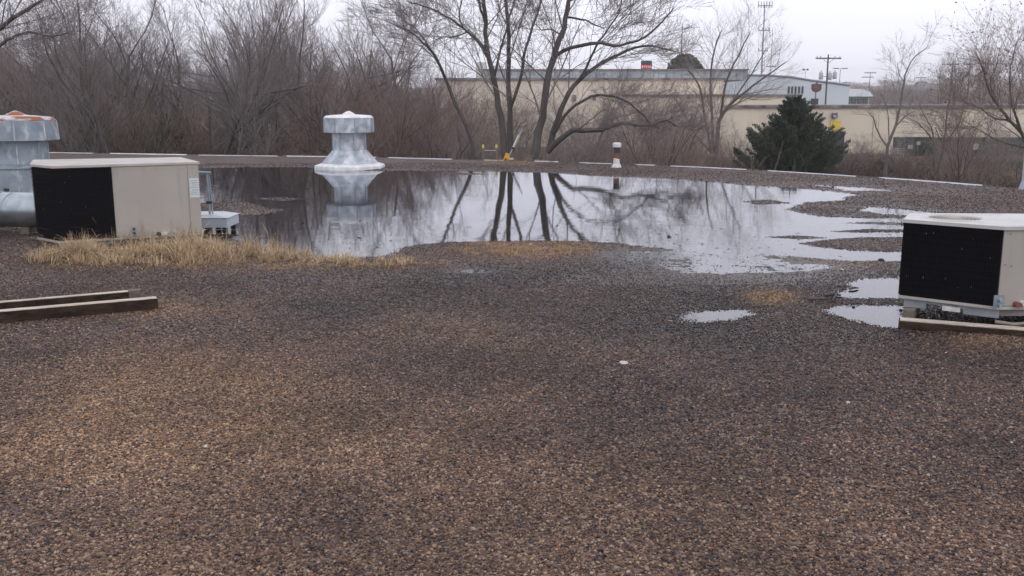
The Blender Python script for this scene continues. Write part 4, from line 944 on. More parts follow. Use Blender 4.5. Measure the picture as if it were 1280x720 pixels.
# red and black sign on the hall roof
q = Q(808, 81, 150); e = empty('roof_sign', (q.x, 150, Q(808, 95, 150).z), 'small sign, black above and red below, over the hall roof', 'sign')
a, b_ = Q(801.5, 76, 150), Q(815, 81, 150); MB().box((q.x, 150, (a.z+b_.z)/2), (b_.x-a.x, .3, a.z-b_.z)).build('upper_panel', 'sign_dark', e)
a2, b2 = Q(801.5, 81, 150), Q(815, 86.5, 150); MB().box((q.x, 150, (a2.z+b2.z)/2), (b2.x-a2.x, .3, a2.z-b2.z-.02)).build('lower_panel', 'sign_red', e)
for k in range(5): MB().box((q.x-.62+.3*k, 149.83, (a2.z+b2.z)/2+.04), (.17, .03, .30)).build('lettering', 'sign_white', e)
MB().tube([(q.x, 150.3, 0), (q.x, 150.3, b2.z)], .15, 6).build('post', 'steel_far', e)
# round far evergreen
q = Q(856, 95, 155); r = random.Random(9); t = Tubes(); V = []; F = []
t.add([(q.x, 155, 0), (q.x, 155, q.z+1), (q.x, 155, q.z+2.5)], [.3, .2, .1], 6)
for k in range(6500):
    a = r.random()*6.28; u = r.random()**.5; hh = r.random(); R = 3.1*math.sqrt(max(0, 1-(hh*.98)**2))*u*(1+.15*math.sin(a*5+hh*7))
    c = Vector((q.x+R*math.cos(a), 155+R*math.sin(a), q.z-1.4+hh*4.6)); d = rv(r, .16); s = rv(r, .16); k0 = len(V)
    V += [tuple(c-d), tuple(c+s), tuple(c+d), tuple(c-s)]; F.append((k0, k0+1, k0+2, k0+3))
e = empty('evergreen', (q.x, 155, 0), 'rounded dark far tree below the thin spire', 'evergreen')
link_mesh(t.mesh('trunk', 'bark_dark', tuple(e.location)), 'trunk', e); link_mesh(np_mesh('crown', np.array(V)-np.array(e.location), np.array(F), 'cedar'), 'crown', e)
# dark roof unit on the cream building
a = Q(1027.5, 127, 84); q2 = Q(1035, 133.5, 84)
o = MB().box(((a.x+q2.x)/2, 87, 1.62+.28), (.55, .5, .56)).build('rooftop_box', 'door_dark', None, bevel=.02); tag(o, 'small dark box sitting on the cream building roof edge', 'roof box')

# ------------------------------------------------------------------ package air conditioners
def foot(pts_px, z): return [P(a, b, z) for a, b in pts_px]
def inset(pts, d):
    n = len(pts); cx = sum(p[0] for p in pts)/n; cy = sum(p[1] for p in pts)/n; res = []
    for p in pts:
        v = Vector((p[0]-cx, p[1]-cy)); L_ = v.length; v *= (L_-d)/L_; res.append((cx+v.x, cy+v.y))
    return res
def coil_face(par, a, b_, z0, z1, seed, specks, du=.019):
    """black coil guard between plan points a and b"""
    a = Vector((a[0], a[1])); b_ = Vector((b_[0], b_[1])); d = (b_-a); L_ = d.length; d.normalize(); n = Vector((d.y, -d.x))
    def pt(s, z, o): return (a.x+d.x*s+n.x*o, a.y+d.y*s+n.y*o, z)
    def slab(m, s0, s1, za, zb, o0, o1):
        m.add([pt(s0, za, o0), pt(s1, za, o0), pt(s1, zb, o0), pt(s0, zb, o0), pt(s0, za, o1), pt(s1, za, o1), pt(s1, zb, o1), pt(s0, zb, o1)], [(0, 1, 2, 3), (7, 6, 5, 4), (4, 5, 1, 0), (5, 6, 2, 1), (6, 7, 3, 2), (7, 4, 0, 3)])
    m = MB(); slab(m, 0, L_, z0, z1, .002, -.02); pn = m.build('coil_panel', 'coil', par)
    m = MB(); k = int(L_/du)
    for i in range(k+1): slab(m, max(0, L_*i/k-.0015), min(L_, L_*i/k+.0015), z0+.005, z1-.005, .012, .008)
    for i in range(int((z1-z0)/.05)+1): z = z0+.01+i*.05; slab(m, 0, L_, z, z+.003, .016, .0125)
    g = m.build('coil_guard', 'coil_wire', par)
    m = MB(); r = random.Random(seed)
    for i in range(specks):
        s = r.uniform(.05, .95)*L_; z = r.uniform(z0+.05, z1-.05); w_ = r.uniform(.003, .007); slab(m, s, s+w_, z, z+w_*r.uniform(1, 2.6), .0185, .017)
    m.build('bent_fins', 'bent_fin', par)['kind'] = 'stuff'

# left unit --------------------------------------------------------
zb = .13; ztp = 1.0
A = P(75, 303.5, zb); Cc = P(253, 292.3, zb); Bc = P(48, 298, zb)
f = (Cc-A); L_ = f.length; f.normalize(); nrm = Vector((-f.y, f.x, 0))
D1 = Cc+nrm*1.15; E1 = Vector((Bc.x*1.075+.04, Bc.y*1.075, zb))
split = P(147, 300, zb); sp = A+f*((split-A).dot(f))
plan = [(A.x, A.y), (Cc.x, Cc.y), (D1.x, D1.y), (E1.x, E1.y), (Bc.x, Bc.y)]
e = empty('air_conditioner', ((A.x+D1.x)/2, (A.y+D1.y)/2, 0), 'beige rooftop air conditioner with black coil at its left, in dry grass', 'air conditioner')
MB().prism([(sp.x, sp.y), (Cc.x, Cc.y), (D1.x, D1.y), ((sp+nrm*1.15).x, (sp+nrm*1.15).y)], zb+.02, ztp-.02).build('cabinet', 'beige', e, bevel=.006)
cp = inset([(A.x, A.y), (sp.x-f.x*.004, sp.y-f.y*.004), ((sp+nrm*1.15).x-f.x*.004, (sp+nrm*1.15).y-f.y*.004), (E1.x, E1.y), (Bc.x, Bc.y)], .025)
MB().prism(cp, zb+.02, ztp-.02).build('coil_body', 'coil', e)
coil_face(e, (A.x, A.y), (sp.x-f.x*.006, sp.y-f.y*.006), zb+.02, ztp-.025, 1, 9)
coil_face(e, (Bc.x, Bc.y), (A.x, A.y), zb+.02, ztp-.025, 2, 5)
def grow_plan(pts, d): return inset(pts, -d)
MB().prism(grow_plan(plan, .02), ztp-.02, ztp+.012).build('lid', 'beige_lid', e, bevel=.005)
MB().prism(grow_plan(plan, .012), zb-.01, zb+.018).build('base_pan', 'beige', e, bevel=.004)
def on_front(s0, s1, z0, z1, th, name, m, par, base=A, dirv=f, nn=nrm, out=.0, bevel=0):
    p0 = base+dirv*s0-nn*out; p1 = base+dirv*s1-nn*out
    return MB().prism([(p0.x-nn.x*th, p0.y-nn.y*th), (p1.x-nn.x*th, p1.y-nn.y*th), (p1.x, p1.y), (p0.x, p0.y)], z0, z1).build(name, m, par, bevel=bevel)
def s_at(px, base=A, dirv=f):
    # position along the front line seen at photo column px
    u, a, _ = ray(px, 260); dx, dy = u/a, 1.0
    # solve base+dir*s = t*(dx,1)
    den = dirv.x-dx*dirv.y; return (dx*base.y-base.x)/den
s237 = s_at(237); on_front(s237-.002, s237+.002, zb+.03, ztp-.03, .003, 'panel_seam', 'trim_dark', e)
for zz in (zb+.06, zz2 := ztp-.06): pass
for s_, z_ in ((s_at(160), ztp-.06), (s_at(200), ztp-.06), (s_at(232), ztp-.06), (s_at(160), zb+.05), (s_at(200), zb+.05), (s_at(244), ztp-.06), (s_at(244), zb+.30)):
    on_front(s_-.006, s_+.006, z_-.006, z_+.006, .005, 'screw', 'galv_dark', e)
s0, s1 = s_at(238.5), s_at(250.5)
zs1 = Q(244, 223, A.y+f.y*s0).z; zs0 = Q(244, 247, A.y+f.y*s0).z
stk = on_front(s0, s1, zs0, zs1, .004, 'sticker', 'sticker', e)
for k in range(7):
    z = zs1-.02-(zs1-zs0-.03)*k/7; o = on_front(s0+.01+(.02 if k % 3 else 0), s1-.012, z-.008, z-.002, .0055, 'sticker_print', 'sticker_print', stk)
s0, s1 = s_at(163), s_at(168); y_ = A.y+f.y*s0; on_front(s0, s1, Q(165, 295, y_).z, Q(165, 283, y_).z, .006, 'port_plate', 'galv_dark', e)
s_ = s_at(246); p = A+f*s_
for px, py in ((165.5, 286), (165.5, 291)):
    s_ = s_at(px); p = A+f*s_; q = Q(px, py, p.y); MB().tube([(p.x-nrm.x*.005, p.y-nrm.y*.005, q.z), (p.x-nrm.x*.03, p.y-nrm.y*.03, q.z)], .012, 10).build('refrigerant_valve', 'grip_black', e)
s_ = s_at(196); p = A+f*s_; MB().tube([(p.x-nrm.x*.0, p.y-nrm.y*.0, zb+.035), (p.x-nrm.x*.05, p.y-nrm.y*.05, zb+.035)], .022, 10).build('drain_port', 'grip_black', e)
s0, s1 = s_at(199), s_at(207); on_front(s0, s1, zb+.015, zb+.05, .02, 'pipe_stub', 'pipe_white', e)
# rails on wooden sleepers
m_ = []
for s0_, s1_ in ((-.02, 1.0),):
    pass
MB().prism([(x, y) for x, y in [((A+nrm*.04).x, (A+nrm*.04).y), ((Cc+nrm*.04).x, (Cc+nrm*.04).y), ((Cc+nrm*.12).x, (Cc+nrm*.12).y), ((A+nrm*.12).x, (A+nrm*.12).y)]], .07, zb-.012).build('skid_rail', 'skid', e)
MB().prism([(x, y) for x, y in [((A+nrm*1.0).x, (A+nrm*1.0).y), ((Cc+nrm*1.0).x, (Cc+nrm*1.0).y), ((Cc+nrm*1.08).x, (Cc+nrm*1.08).y), ((A+nrm*1.08).x, (A+nrm*1.08).y)]], .07, zb-.012).build('skid_rail', 'skid', e)
# sleepers under it (separate things)
for k, (sa, lb) in enumerate(((.22, 'wooden sleeper under the left air conditioner near its black coil'), (1.32, 'wooden sleeper under the left air conditioner near its right end'))):
    p0 = A+f*sa-nrm*.22; p1 = A+f*sa+nrm*1.28
    o = MB().prism([(p0.x, p0.y), ((p0+f*.1).x, (p0+f*.1).y), ((p1+f*.1).x, (p1+f*.1).y), (p1.x, p1.y)], .012, .069).build('wood_sleeper', 'wood_block', None, bevel=.006); tag(o, lb, 'timber')
# short board at the right foot
q = P(250, 311, .02); o = MB().box((q.x, q.y, .045), (.42, .14, .035), .12).build('short_board', 'wood_top', None, bevel=.004); tag(o, 'short weathered board lying in the grass at the cabinet corner', 'board')

# right unit --------------------------------------------------------
zb = .175; ztp = .80
A = P(1124.5, 371.5, zb); B2 = P(1246, 386.5, zb); C2 = P(1400, 385.0, zb)
f = (B2-A).normalized(); g_ = (C2-B2).normalized(); C2 = B2+g_*.95
nrmB = Vector((-g_.y, g_.x, 0)); D2 = C2+nrmB*.78; nA = Vector((-f.y, f.x, 0)); E2 = A+Vector((.22, .42, 0))
plan = [(A.x, A.y), (B2.x, B2.y), (C2.x, C2.y), (D2.x, D2.y), (E2.x, E2.y)]
ztp = Q(1249, 285.5, B2.y).z
e = empty('air_conditioner', ((A.x+D2.x)/2, (A.y+D2.y)/2, 0), 'pale air conditioner with round fan in its lid by the puddles on the right', 'air conditioner')
MB().prism(inset([(B2.x, B2.y), (C2.x, C2.y), (D2.x, D2.y), ((B2+nrmB*.78).x, (B2+nrmB*.78).y)], .0), zb+.02, ztp-.01).build('cabinet', 'beige', e, bevel=.006)
bb = B2-f*.006
MB().prism(inset([(A.x, A.y), (bb.x, bb.y), ((B2+nrmB*.78).x-.01, (B2+nrmB*.78).y), (E2.x, E2.y)], .03), zb+.02, ztp-.01).build('coil_body', 'coil', e)
coil_face(e, (A.x, A.y), (bb.x, bb.y), zb+.02, ztp-.012, 5, 10, .014)
coil_face(e, (E2.x, E2.y), (A.x, A.y), zb+.02, ztp-.012, 6, 3, .014)
gp = grow_plan(plan, .018)
# lid with a fan opening
q = Q(1190, 271.5, A.y+.28); fc = P(1193, 272.6, ztp+.02); R = .20
n = 40; ring = [(fc.x+R*math.cos(2*math.pi*k/n), fc.y+R*math.sin(2*math.pi*k/n)) for k in range(n)]
def hit(p, c):
    # ray from c through p out to the plan polygon
    d = Vector((p[0]-c[0], p[1]-c[1])).normalized(); best = None
    for i in range(len(gp)):
        a = Vector(gp[i]); b_ = Vector(gp[(i+1) % len(gp)]); ed = b_-a; den = d.x*ed.y-d.y*ed.x
        if abs(den) < 1e-9: continue
        t = ((a.x-c[0])*ed.y-(a.y-c[1])*ed.x)/den; u = ((a.x-c[0])*d.y-(a.y-c[1])*d.x)/den
        if t > 0 and -1e-6 <= u <= 1+1e-6 and (best is None or t < best): best = t
    return (c[0]+d.x*best, c[1]+d.y*best)
angs = sorted([2*math.pi*k/n for k in range(n)]+[math.atan2(p[1]-fc.y, p[0]-fc.x) % (2*math.pi) for p in gp])
inner = [(fc.x+R*math.cos(a), fc.y+R*math.sin(a)) for a in angs]; outer = [hit(p, (fc.x, fc.y)) for p in inner]; K = len(angs)
vs = [(x, y, ztp+.018) for x, y in inner]+[(x, y, ztp+.015) for x, y in outer]+[(x, y, ztp-.012) for x, y in outer]+[(x, y, ztp-.05) for x, y in inner]
fs = []
for i in range(K):
    j = (i+1) % K; fs += [(i, K+i, K+j, j), (K+i, 2*K+i, 2*K+j, K+j), (3*K+i, i, j, 3*K+j)]
MB().add(vs, fs).build('lid', 'white_lid', e)
MB().lathe((fc.x, fc.y), [(R+.028, ztp+.027), (R+.028, ztp+.040), (R+.012, ztp+.048), (R-.004, ztp+.045), (R-.006, ztp+.02)], 40).build('fan_ring', 'white_lid', e, smooth=True) if False else None
m = MB(); m.add([(fc.x+rr*math.cos(2*math.pi*k/40), fc.y+rr*math.sin(2*math.pi*k/40), z) for rr, z in ((R+.03, ztp+.018), (R+.022, ztp+.025), (R+.006, ztp+.026), (R-.003, ztp+.016)) for k in range(40)],
        [(i*40+k, i*40+(k+1) % 40, (i+1)*40+(k+1) % 40, (i+1)*40+k) for i in range(3) for k in range(40)]); m.build('fan_ring', 'white_lid', e, smooth=True)
m = MB()
for k in range(7):
    rr = .03+k*.027; pts_ = [(fc.x+rr*math.cos(2*math.pi*i/28), fc.y+rr*math.sin(2*math.pi*i/28), ztp+.016) for i in range(29)]; m.tube(pts_, .0025, 4, False)
for k in range(8): a = k*math.pi/4; m.tube([(fc.x+.03*math.cos(a), fc.y+.03*math.sin(a), ztp+.012), (fc.x+(R-.003)*math.cos(a), fc.y+(R-.003)*math.sin(a), ztp+.012)], .003, 4)
m.build('fan_guard', 'beige_lid', e)
MB().lathe((fc.x, fc.y), [(.05, ztp-.06), (.055, ztp-.05), (.055, ztp+.005), (.03, ztp+.012)], 16).build('fan_hub', 'galv_dark', e, smooth=True)
for k in range(4):
    a = k*math.pi/2+.5; c, s = math.cos(a), math.sin(a); c2, s2 = math.cos(a+.8), math.sin(a+.8)
    MB().add([(fc.x+.05*c, fc.y+.05*s, ztp-.01), (fc.x+.18*c, fc.y+.18*s, ztp-.015), (fc.x+.18*c2, fc.y+.18*s2, ztp-.05), (fc.x+.05*c2, fc.y+.05*s2, ztp-.04), (fc.x+.05*c, fc.y+.05*s, ztp-.014), (fc.x+.18*c, fc.y+.18*s, ztp-.019), (fc.x+.18*c2, fc.y+.18*s2, ztp-.054), (fc.x+.05*c2, fc.y+.05*s2, ztp-.044)], [(0, 1, 2, 3), (7, 6, 5, 4), (0, 4, 5, 1), (1, 5, 6, 2), (2, 6, 7, 3), (3, 7, 4, 0)]).build('fan_blade', 'galv_dark', e)
MB().prism(grow_plan(plan, .014), zb-.004, zb+.019).build('base_pan', 'beige_lid', e, bevel=.003)
# skid: front rail with fork cut-outs
def rail(p0, d, L_, z0, z1, th, cuts, par, m_='skid'):
    n_ = Vector((-d.y, d.x, 0)); s = 0
    for c0, c1 in cuts+[(L_, L_)]:
        if c0 > s: q0 = p0+d*s; q1 = p0+d*c0; MB().prism([(q0.x, q0.y), (q1.x, q1.y), ((q1+n_*th).x, (q1+n_*th).y), ((q0+n_*th).x, (q0+n_*th).y)], z0, z1).build('skid_rail', m_, par, bevel=.003)
        s = c1
    q0 = p0; q1 = p0+d*L_; MB().prism([(q0.x+n_.x*.002, q0.y+n_.y*.002), (q1.x+n_.x*.002, q1.y+n_.y*.002), ((q1+n_*th).x, (q1+n_*th).y), ((q0+n_*th).x, (q0+n_*th).y)], z1+.0005, zb-.006).build('skid_flange', m_, par)
LA = (B2-A).length
rail(A+f*.03+nA*.02, f, LA-.02, .10, zb-.03, .05, [(LA*.24, LA*.62)], e)
rail(B2+g_*.03+nrmB*.02, g_, .85, .115, zb-.035, .05, [], e, 'trim_dark')
rail(C2-g_*.05+nrmB*.1, nrmB, .6, .10, zb-.03, .05, [], e)
# white bracket in the gap, electrical disconnect plate, ports
def along(base, d, nn, s0, s1, z0, z1, o0, o1, name, m_, par, bevel=0):
    p0 = base+d*s0; p1 = base+d*s1
    return MB().prism([((p0-nn*o1).x, (p0-nn*o1).y), ((p1-nn*o1).x, (p1-nn*o1).y), ((p1-nn*o0).x, (p1-nn*o0).y), ((p0-nn*o0).x, (p0-nn*o0).y)], z0, z1).build(name, m_, par, bevel=bevel)
along(A, f, nA, LA*.46, LA*.64, .115, .15, -.01, .008, 'white_tag', 'pipe_white', e)
along(B2, g_, nrmB, -.035, .045, zb+.0, zb+.11, .004, .012, 'service_plate', 'galv_dark', e)
for z in (zb+.035, zb+.075):
    p = B2+g_*.01; MB().tube([p-nrmB*.01+Vector((0, 0, z)) if False else Vector((p.x-nrmB.x*.012, p.y-nrmB.y*.012, z)), Vector((p.x-nrmB.x*.035, p.y-nrmB.y*.035, z))], .014, 12).build('refrigerant_valve', 'galv', e, smooth=True)
p = B2+g_*.14; MB().tube([Vector((p.x, p.y, zb+.04)), Vector((p.x-nrmB.x*.05, p.y-nrmB.y*.05, zb+.04))], .021, 12).build('drain_port', 'pipe_rust', e)
p = B2+g_*.19; MB().tube([Vector((p.x, p.y, zb+.045)), Vector((p.x-nrmB.x*.05, p.y-nrmB.y*.05, zb+.045))], .021, 12).build('pipe_stub', 'pipe_white', e)
for s_, z_ in ((.05, ztp-.04), (.45, ztp-.04), (.03, zb+.34), (.08, zb+.33)):
    along(B2, g_, nrmB, s_-.004, s_+.004, z_-.004, z_+.004, 0, .004, 'screw', 'trim_dark', e)
# timbers beneath
p = P(1133, 404, 0.0); q = A+f*.05
o = MB().box((A.x+.115, A.y+.03, .058), (.09, .40, .083), -.50).build('wood_block', 'wood_block', None, bevel=.006); tag(o, 'grey timber block under the left corner of the right air conditioner', 'timber')
a0 = P(1122, 412, 0); 
for k, (dy, lb) in enumerate(((0, 'long dark timber lying under the front of the right air conditioner'),)):
    d = (P(1290, 424, 0)-P(1122, 410, 0)).normalized(); nn = Vector((-d.y, d.x, 0)); p0 = P(1122.5, 411, 0); p1 = p0+d*1.5
    o = MB().prism([(p0.x, p0.y), (p1.x, p1.y), ((p1+nn*.13).x, (p1+nn*.13).y), ((p0+nn*.13).x, (p0+nn*.13).y)], .001, .062).build('long_timber', 'wood_dark', None, bevel=.006); tag(o, lb, 'timber')
    t2 = p0+d*.22+nn*.004
    MB().prism([((p0+d*.01+nn*.01).x, (p0+d*.01+nn*.01).y), ((p1-d*.01+nn*.01).x, (p1-d*.01+nn*.01).y), ((p1-d*.01+nn*.12).x, (p1-d*.01+nn*.12).y), ((p0+d*.01+nn*.12).x, (p0+d*.01+nn*.12).y)], .0625, .068).build('pale_top', 'wood_top', o)  # upper face gets a paler wood colour than the sides
p0 = C2+nrmB*.05-g_*.35; p1 = C2+nrmB*.6-g_*.35
o = MB().prism([(p0.x, p0.y), (p0.x+.12, p0.y), (p1.x+.12, p1.y), (p1.x, p1.y)], .012, .099).build('wood_block', 'wood_block', None, bevel=.006); tag(o, 'timber block under the far right end of the right air conditioner', 'timber')
p = P(1252, 404, .09); pts_ = [Vector((B2.x-.02, B2.y-.03, .085)), Vector((B2.x+.1, B2.y-.08, .075)), Vector((B2.x+.24, B2.y-.07, .085)), Vector((B2.x+.34, B2.y-.02, .12)), Vector((B2.x+.42, B2.y+.03, .14))]
o = MB().tube(pts_, .014, 8).build('drain_hose', 'hose', None, smooth=True); tag(o, 'short pale hose curving under the right air conditioner', 'hose')

# ------------------------------------------------------------------ roof ventilators
def ventilator(label, px, Yd, prof, mats, zmul=FPX):
    """prof: part -> list of (r px, y px) from below up, octagonal sheet metal"""
    bx = Q(px, 200, Yd).x; e = empty('roof_ventilator', (bx, Yd, 0), label, 'roof ventilator'); k = Yd*1.0/FPX
    for name, pr, m in prof:
        pp = [(r*k*1.01, Q(px, y, Yd).z) for r, y in pr]
        MB().lathe((bx, Yd), pp, 8, math.pi/8).build(name, m, e, bevel=.004)
        if name in ('hood', 'neck', 'curb_box'):
            for c_ in range(8):
                an = math.pi/8+c_*math.pi/4; ra_, rb_ = pp[-2][0]+.004, pp[-1][0]+.004
                MB().tube([(bx+ra_*math.cos(an), Yd+ra_*math.sin(an), pp[-2][1]+.004), (bx+rb_*math.cos(an), Yd+rb_*math.sin(an), pp[-1][1]-.004)], .012, 5).build('corner_seam', 'galv_dark' if m == 'galv' else 'galv', e)
    return e, k, bx
O = 1.06
e, k, bx = ventilator('whitish galvanised roof ventilator with octagonal hood at the pond edge', 437.5, 26.0, [
 ('base_flange', [(44, 213), (44, 206.5), (42.5, 205.5), (34*O, 203.4)], 'pale_cap'),
 ('skirt', [(33*O, 203.2), (19.8*O, 187)], 'galv'),
 ('neck', [(19.6*O, 187), (19.6*O, 165.5)], 'galv'),
 ('hood', [(28.6*O, 165.6), (29.2*O, 165.2), (29.0*O, 147.6)], 'galv'),
 ('cap', [(29.1*O, 147.4), (28.8*O, 146.6), (26*O, 144.2), (8*O, 142.9)], 'pale_cap'),
 ('cap_cone', [(7.5*O, 142.9), (6.5*O, 141.8), (1.5*O, 138.8)], 'pale_cap'),
], None)
for z_, r_2 in ((151.5, 29.5), (161.5, 29.6)):
    z = Q(437, z_, 26).z; MB().lathe((bx, 26), [(r_2*O*k, z-.006), (r_2*O*k+.004, z), (r_2*O*k, z+.006)], 8, math.pi/8).build('hood_rib', 'galv', e)
e, k, bx = ventilator('rust-stained galvanised roof ventilator behind the big duct', 25, 17.6, [
 ('curb_box', [(50, 262), (50, 209.5)], 'galv_dark'),
 ('curb_cap', [(51, 209.3), (51.5, 207.5), (36, 204)], 'galv_dark'),
 ('neck', [(32, 204), (32, 176)], 'galv_dark'),
 ('hood', [(44.5, 175.6), (45.5, 175.0), (44.0, 150.3)], 'galv_dark'),
 ('cap', [(44.2, 150.1), (43.4, 149), (40, 146), (12, 143.5)], 'rust_cap'),
 ('cap_cone', [(11.5, 143.5), (10, 142.3), (1.5, 138.2)], 'rust_cap'),
], None)
z = Q(25, 168, 17.6).z; MB().lathe((bx, 17.6), [(45*k, z-.005), (45*k+.006, z), (45*k, z+.005)], 8, math.pi/8).build('hood_rib', 'galv_dark', e)
q = Q(8, 237, 17.6-50*k*.95); MB().box((q.x, q.y-.0, q.z), (.08, .03, .04)).build('curb_clip', 'grip_black', e)

# big duct
Yd = 12.7; c0 = Q(-140, 262, Yd); c1 = Q(70, 261.5, Yd); R = 21.3*Yd/FPX
e = empty('duct_pipe', (c0.x, Yd, 0), 'fat round galvanised duct entering the left air conditioner', 'duct')
zc = Q(20, 261, Yd).z
xe = c1.x
MB().tube([(c0.x, Yd+.1, zc), (xe, Yd-.15, zc)], R, 40).build('pipe', 'galv_duct', e, smooth=True)
for px, w_, dr_, mm in ((3, .05, .012, 'galv'), (-60, .05, .012, 'galv'), (24, .012, .004, 'galv_duct')):
    x = Q(px, 261, Yd).x; t = (x-c0.x)/(xe-c0.x); y = Yd+.1-.25*t
    MB().tube([(x-w_, y+.0, zc), (x+w_, y-.01, zc)], R+dr_, 40).build('joint_band', mm, e, smooth=True)
for px in (-100, 38):
    x = Q(px, 261, Yd).x; MB().box((x, Yd, (zc-R)/2+.0), (.12, .4, max(.02, zc-R+.02)-.005)).build('support', 'wood_block', e)

# pale tray and pipe behind the left unit
g0 = P(262, 293, 0); e = empty('vent_box', (g0.x, g0.y, 0), 'low pale metal box with upright pipes behind the left air conditioner', 'vent box')
Yb = g0.y+.05; a = Q(236, 279, Yb); b_ = Q(284, 279, Yb); zt = Q(270, 272.5, Yb).z; z0 = Q(270, 285, Yb).z
MB().box(((a.x+b_.x)/2, Yb+.28, (zt+z0)/2), (b_.x-a.x, .55, zt-z0)).build('box', 'pipe_grey', e, bevel=.008)
MB().add([(a.x-.01, Yb-.01, zt), (b_.x+.015, Yb-.01, zt), (b_.x+.015, Yb+.57, zt), (a.x-.01, Yb+.57, zt), (a.x+.02, Yb+.02, zt+.035), (b_.x-.18, Yb+.05, zt+.035), (b_.x-.18, Yb+.5, zt+.035), (a.x+.02, Yb+.5, zt+.035)], [(0, 1, 5, 4), (1, 2, 6, 5), (2, 3, 7, 6), (3, 0, 4, 7), (4, 5, 6, 7), (3, 2, 1, 0)]).build('lid', 'tray', e)
for x in (a.x+.08, (a.x+b_.x)/2, b_.x-.05):
    for dy in (.06, .45): MB().box((x, Yb+dy, (z0+.01)/2), (.06, .06, z0-.002)).build('foot', 'grip_black', e)
t0 = Q(258, 217, Yb+.1); t1 = Q(262, 271, Yb+.1)
for dx, r0_ in ((0, .015), (.035, .012)):
    MB().tube([(t0.x+dx*.3, Yb+.12+dx, t0.z), (t1.x+dx*.8, Yb+.12+dx, zt+.03)], r0_, 10).build('upright_pipe', 'galv_dark', e, smooth=True)
MB().tube([(t0.x-.25, Yb+.12, t0.z+.02), (t0.x+.05, Yb+.12, t0.z+.01)], .018, 10).build('elbow', 'galv_dark', e, smooth=True)
q = Q(261, 253, Yb+.1); MB().tube([(q.x-.035, Yb+.11, q.z), (q.x+.035, Yb+.11, q.z)], .02, 8).build('valve', 'grip_black', e)

# small grey pipe at the right edge
q = P(1279, 237, .05); o = MB().lathe((q.x+.03, q.y), [(.13, -.02), (.13, .03), (.075, .2), (.07, .21), (.07, Q(1279, 188, q.y).z)], 16).build('vent_pipe', 'pipe_grey', None, smooth=True); tag(o, 'grey vent pipe cut by the right frame edge at the far roof edge', 'vent pipe')

# plumbing stack
q = P(770.5, 209, .03); Ys = q.y; e = empty('vent_pipe', (q.x, Ys, 0), 'short white-capped vent pipe with rust stain at the far roof edge', 'vent pipe'); k = Ys/FPX
def zz(y): return Q(771, y, Ys).z
MB().lathe((q.x, Ys), [(6.2*k, .02), (6.0*k, zz(207.5)), (4.2*k, zz(204.5))], 20).build('flashing', 'pipe_white', e, smooth=True)
MB().lathe((q.x, Ys), [(4.1*k, zz(204.5)), (3.6*k, zz(197.5))], 20).build('lower_sleeve', 'pipe_white', e, smooth=True)
MB().lathe((q.x+.003, Ys), [(3.62*k, zz(198.5)), (3.7*k, zz(196)), (3.6*k, zz(191.5))], 20).build('rusty_band', 'pipe_rust', e, smooth=True)
MB().lathe((q.x+.003, Ys), [(3.6*k, zz(191.5)), (3.6*k, zz(184))], 20).build('pipe', 'pipe_black', e, smooth=True)
MB().lathe((q.x+.003, Ys), [(5.2*k, zz(184)), (5.4*k, zz(183.5)), (5.4*k, zz(179)), (3*k, zz(178.2))], 20).build('cap', 'pale_cap', e, smooth=True)

# ladder top
ya = P(612, 201, 0).y+.12; e = empty('ladder', (Q(612, 200, ya).x, ya, -3.2), 'aluminium ladder top with yellow end caps leaning on the far roof edge', 'ladder')
for px in (604, 620.5):
    a = Q(px, 183, ya); MB().tube([(a.x, ya+.9, -3.3), (a.x, ya, a.z)], .030, 6).build('side_rail', 'ladder', e)
    MB().box((a.x, ya-.01, a.z+.0), (.065, .07, .105)).build('end_cap', 'plastic_yellow', e, bevel=.008)
zr = Q(612, 188.5, ya).z
a, b_ = Q(604, 188, ya), Q(620.5, 188, ya); ztop = Q(604, 183, ya).z
for k in range(10):
    z = zr-k*.32; y = ya+.9*(ztop-z)/(ztop+3.3); 
    if z > -3.2: MB().tube([(a.x, y, z), (b_.x, y, z)], .026, 6).build('rung', 'ladder', e)

# orange-footed grey pole tool
ye = P(640, 201.5, 0).y-.12; e = empty('roof_tool', (Q(636, 200, ye).x, ye, .07), 'grey pole tool with orange foot leaning at the roof edge by the ladder', 'tool')
p0 = Q(634.5, 198.5, ye); p1 = Q(641, 186, ye); p2 = Q(649, 169, ye)
MB().tube([p0, p1], .028, 8).build('lower_rod', 'galv_dark', e); MB().tube([p1.lerp(p2, -.02), p1.lerp(p2, .12)], .05, 8).build('collar', 'grip_black', e); MB().tube([p1.lerp(p2, .12), p2], [.042, .046], 10).build('barrel', 'tube_grey', e)
MB().tube([p2, Q(653, 161, ye)], .02, 6).build('tip', 'galv_dark', e)
fa = [Q(628.5, 200.6, ye), Q(637.5, 200.3, ye), Q(636.5, 193, ye), Q(632.5, 190.8, ye)]
MB().add([(p.x, ye-.06, p.z) for p in fa]+[(p.x, ye+.06, p.z) for p in fa], [(0, 1, 2, 3), (7, 6, 5, 4), (0, 4, 5, 1), (1, 5, 6, 2), (2, 6, 7, 3), (3, 7, 4, 0)]).build('foot', 'plastic_orange', e, bevel=.01)
o_ = Q(632.5, 198.8, ye); MB().box((o_.x, ye-.065, o_.z), (.07, .02, .05)).build('foot_opening', 'grip_black', e)
MB().box((p0.x+.12, ye, .075), (.12, .10, .06)).build('heel', 'pipe_white', e)

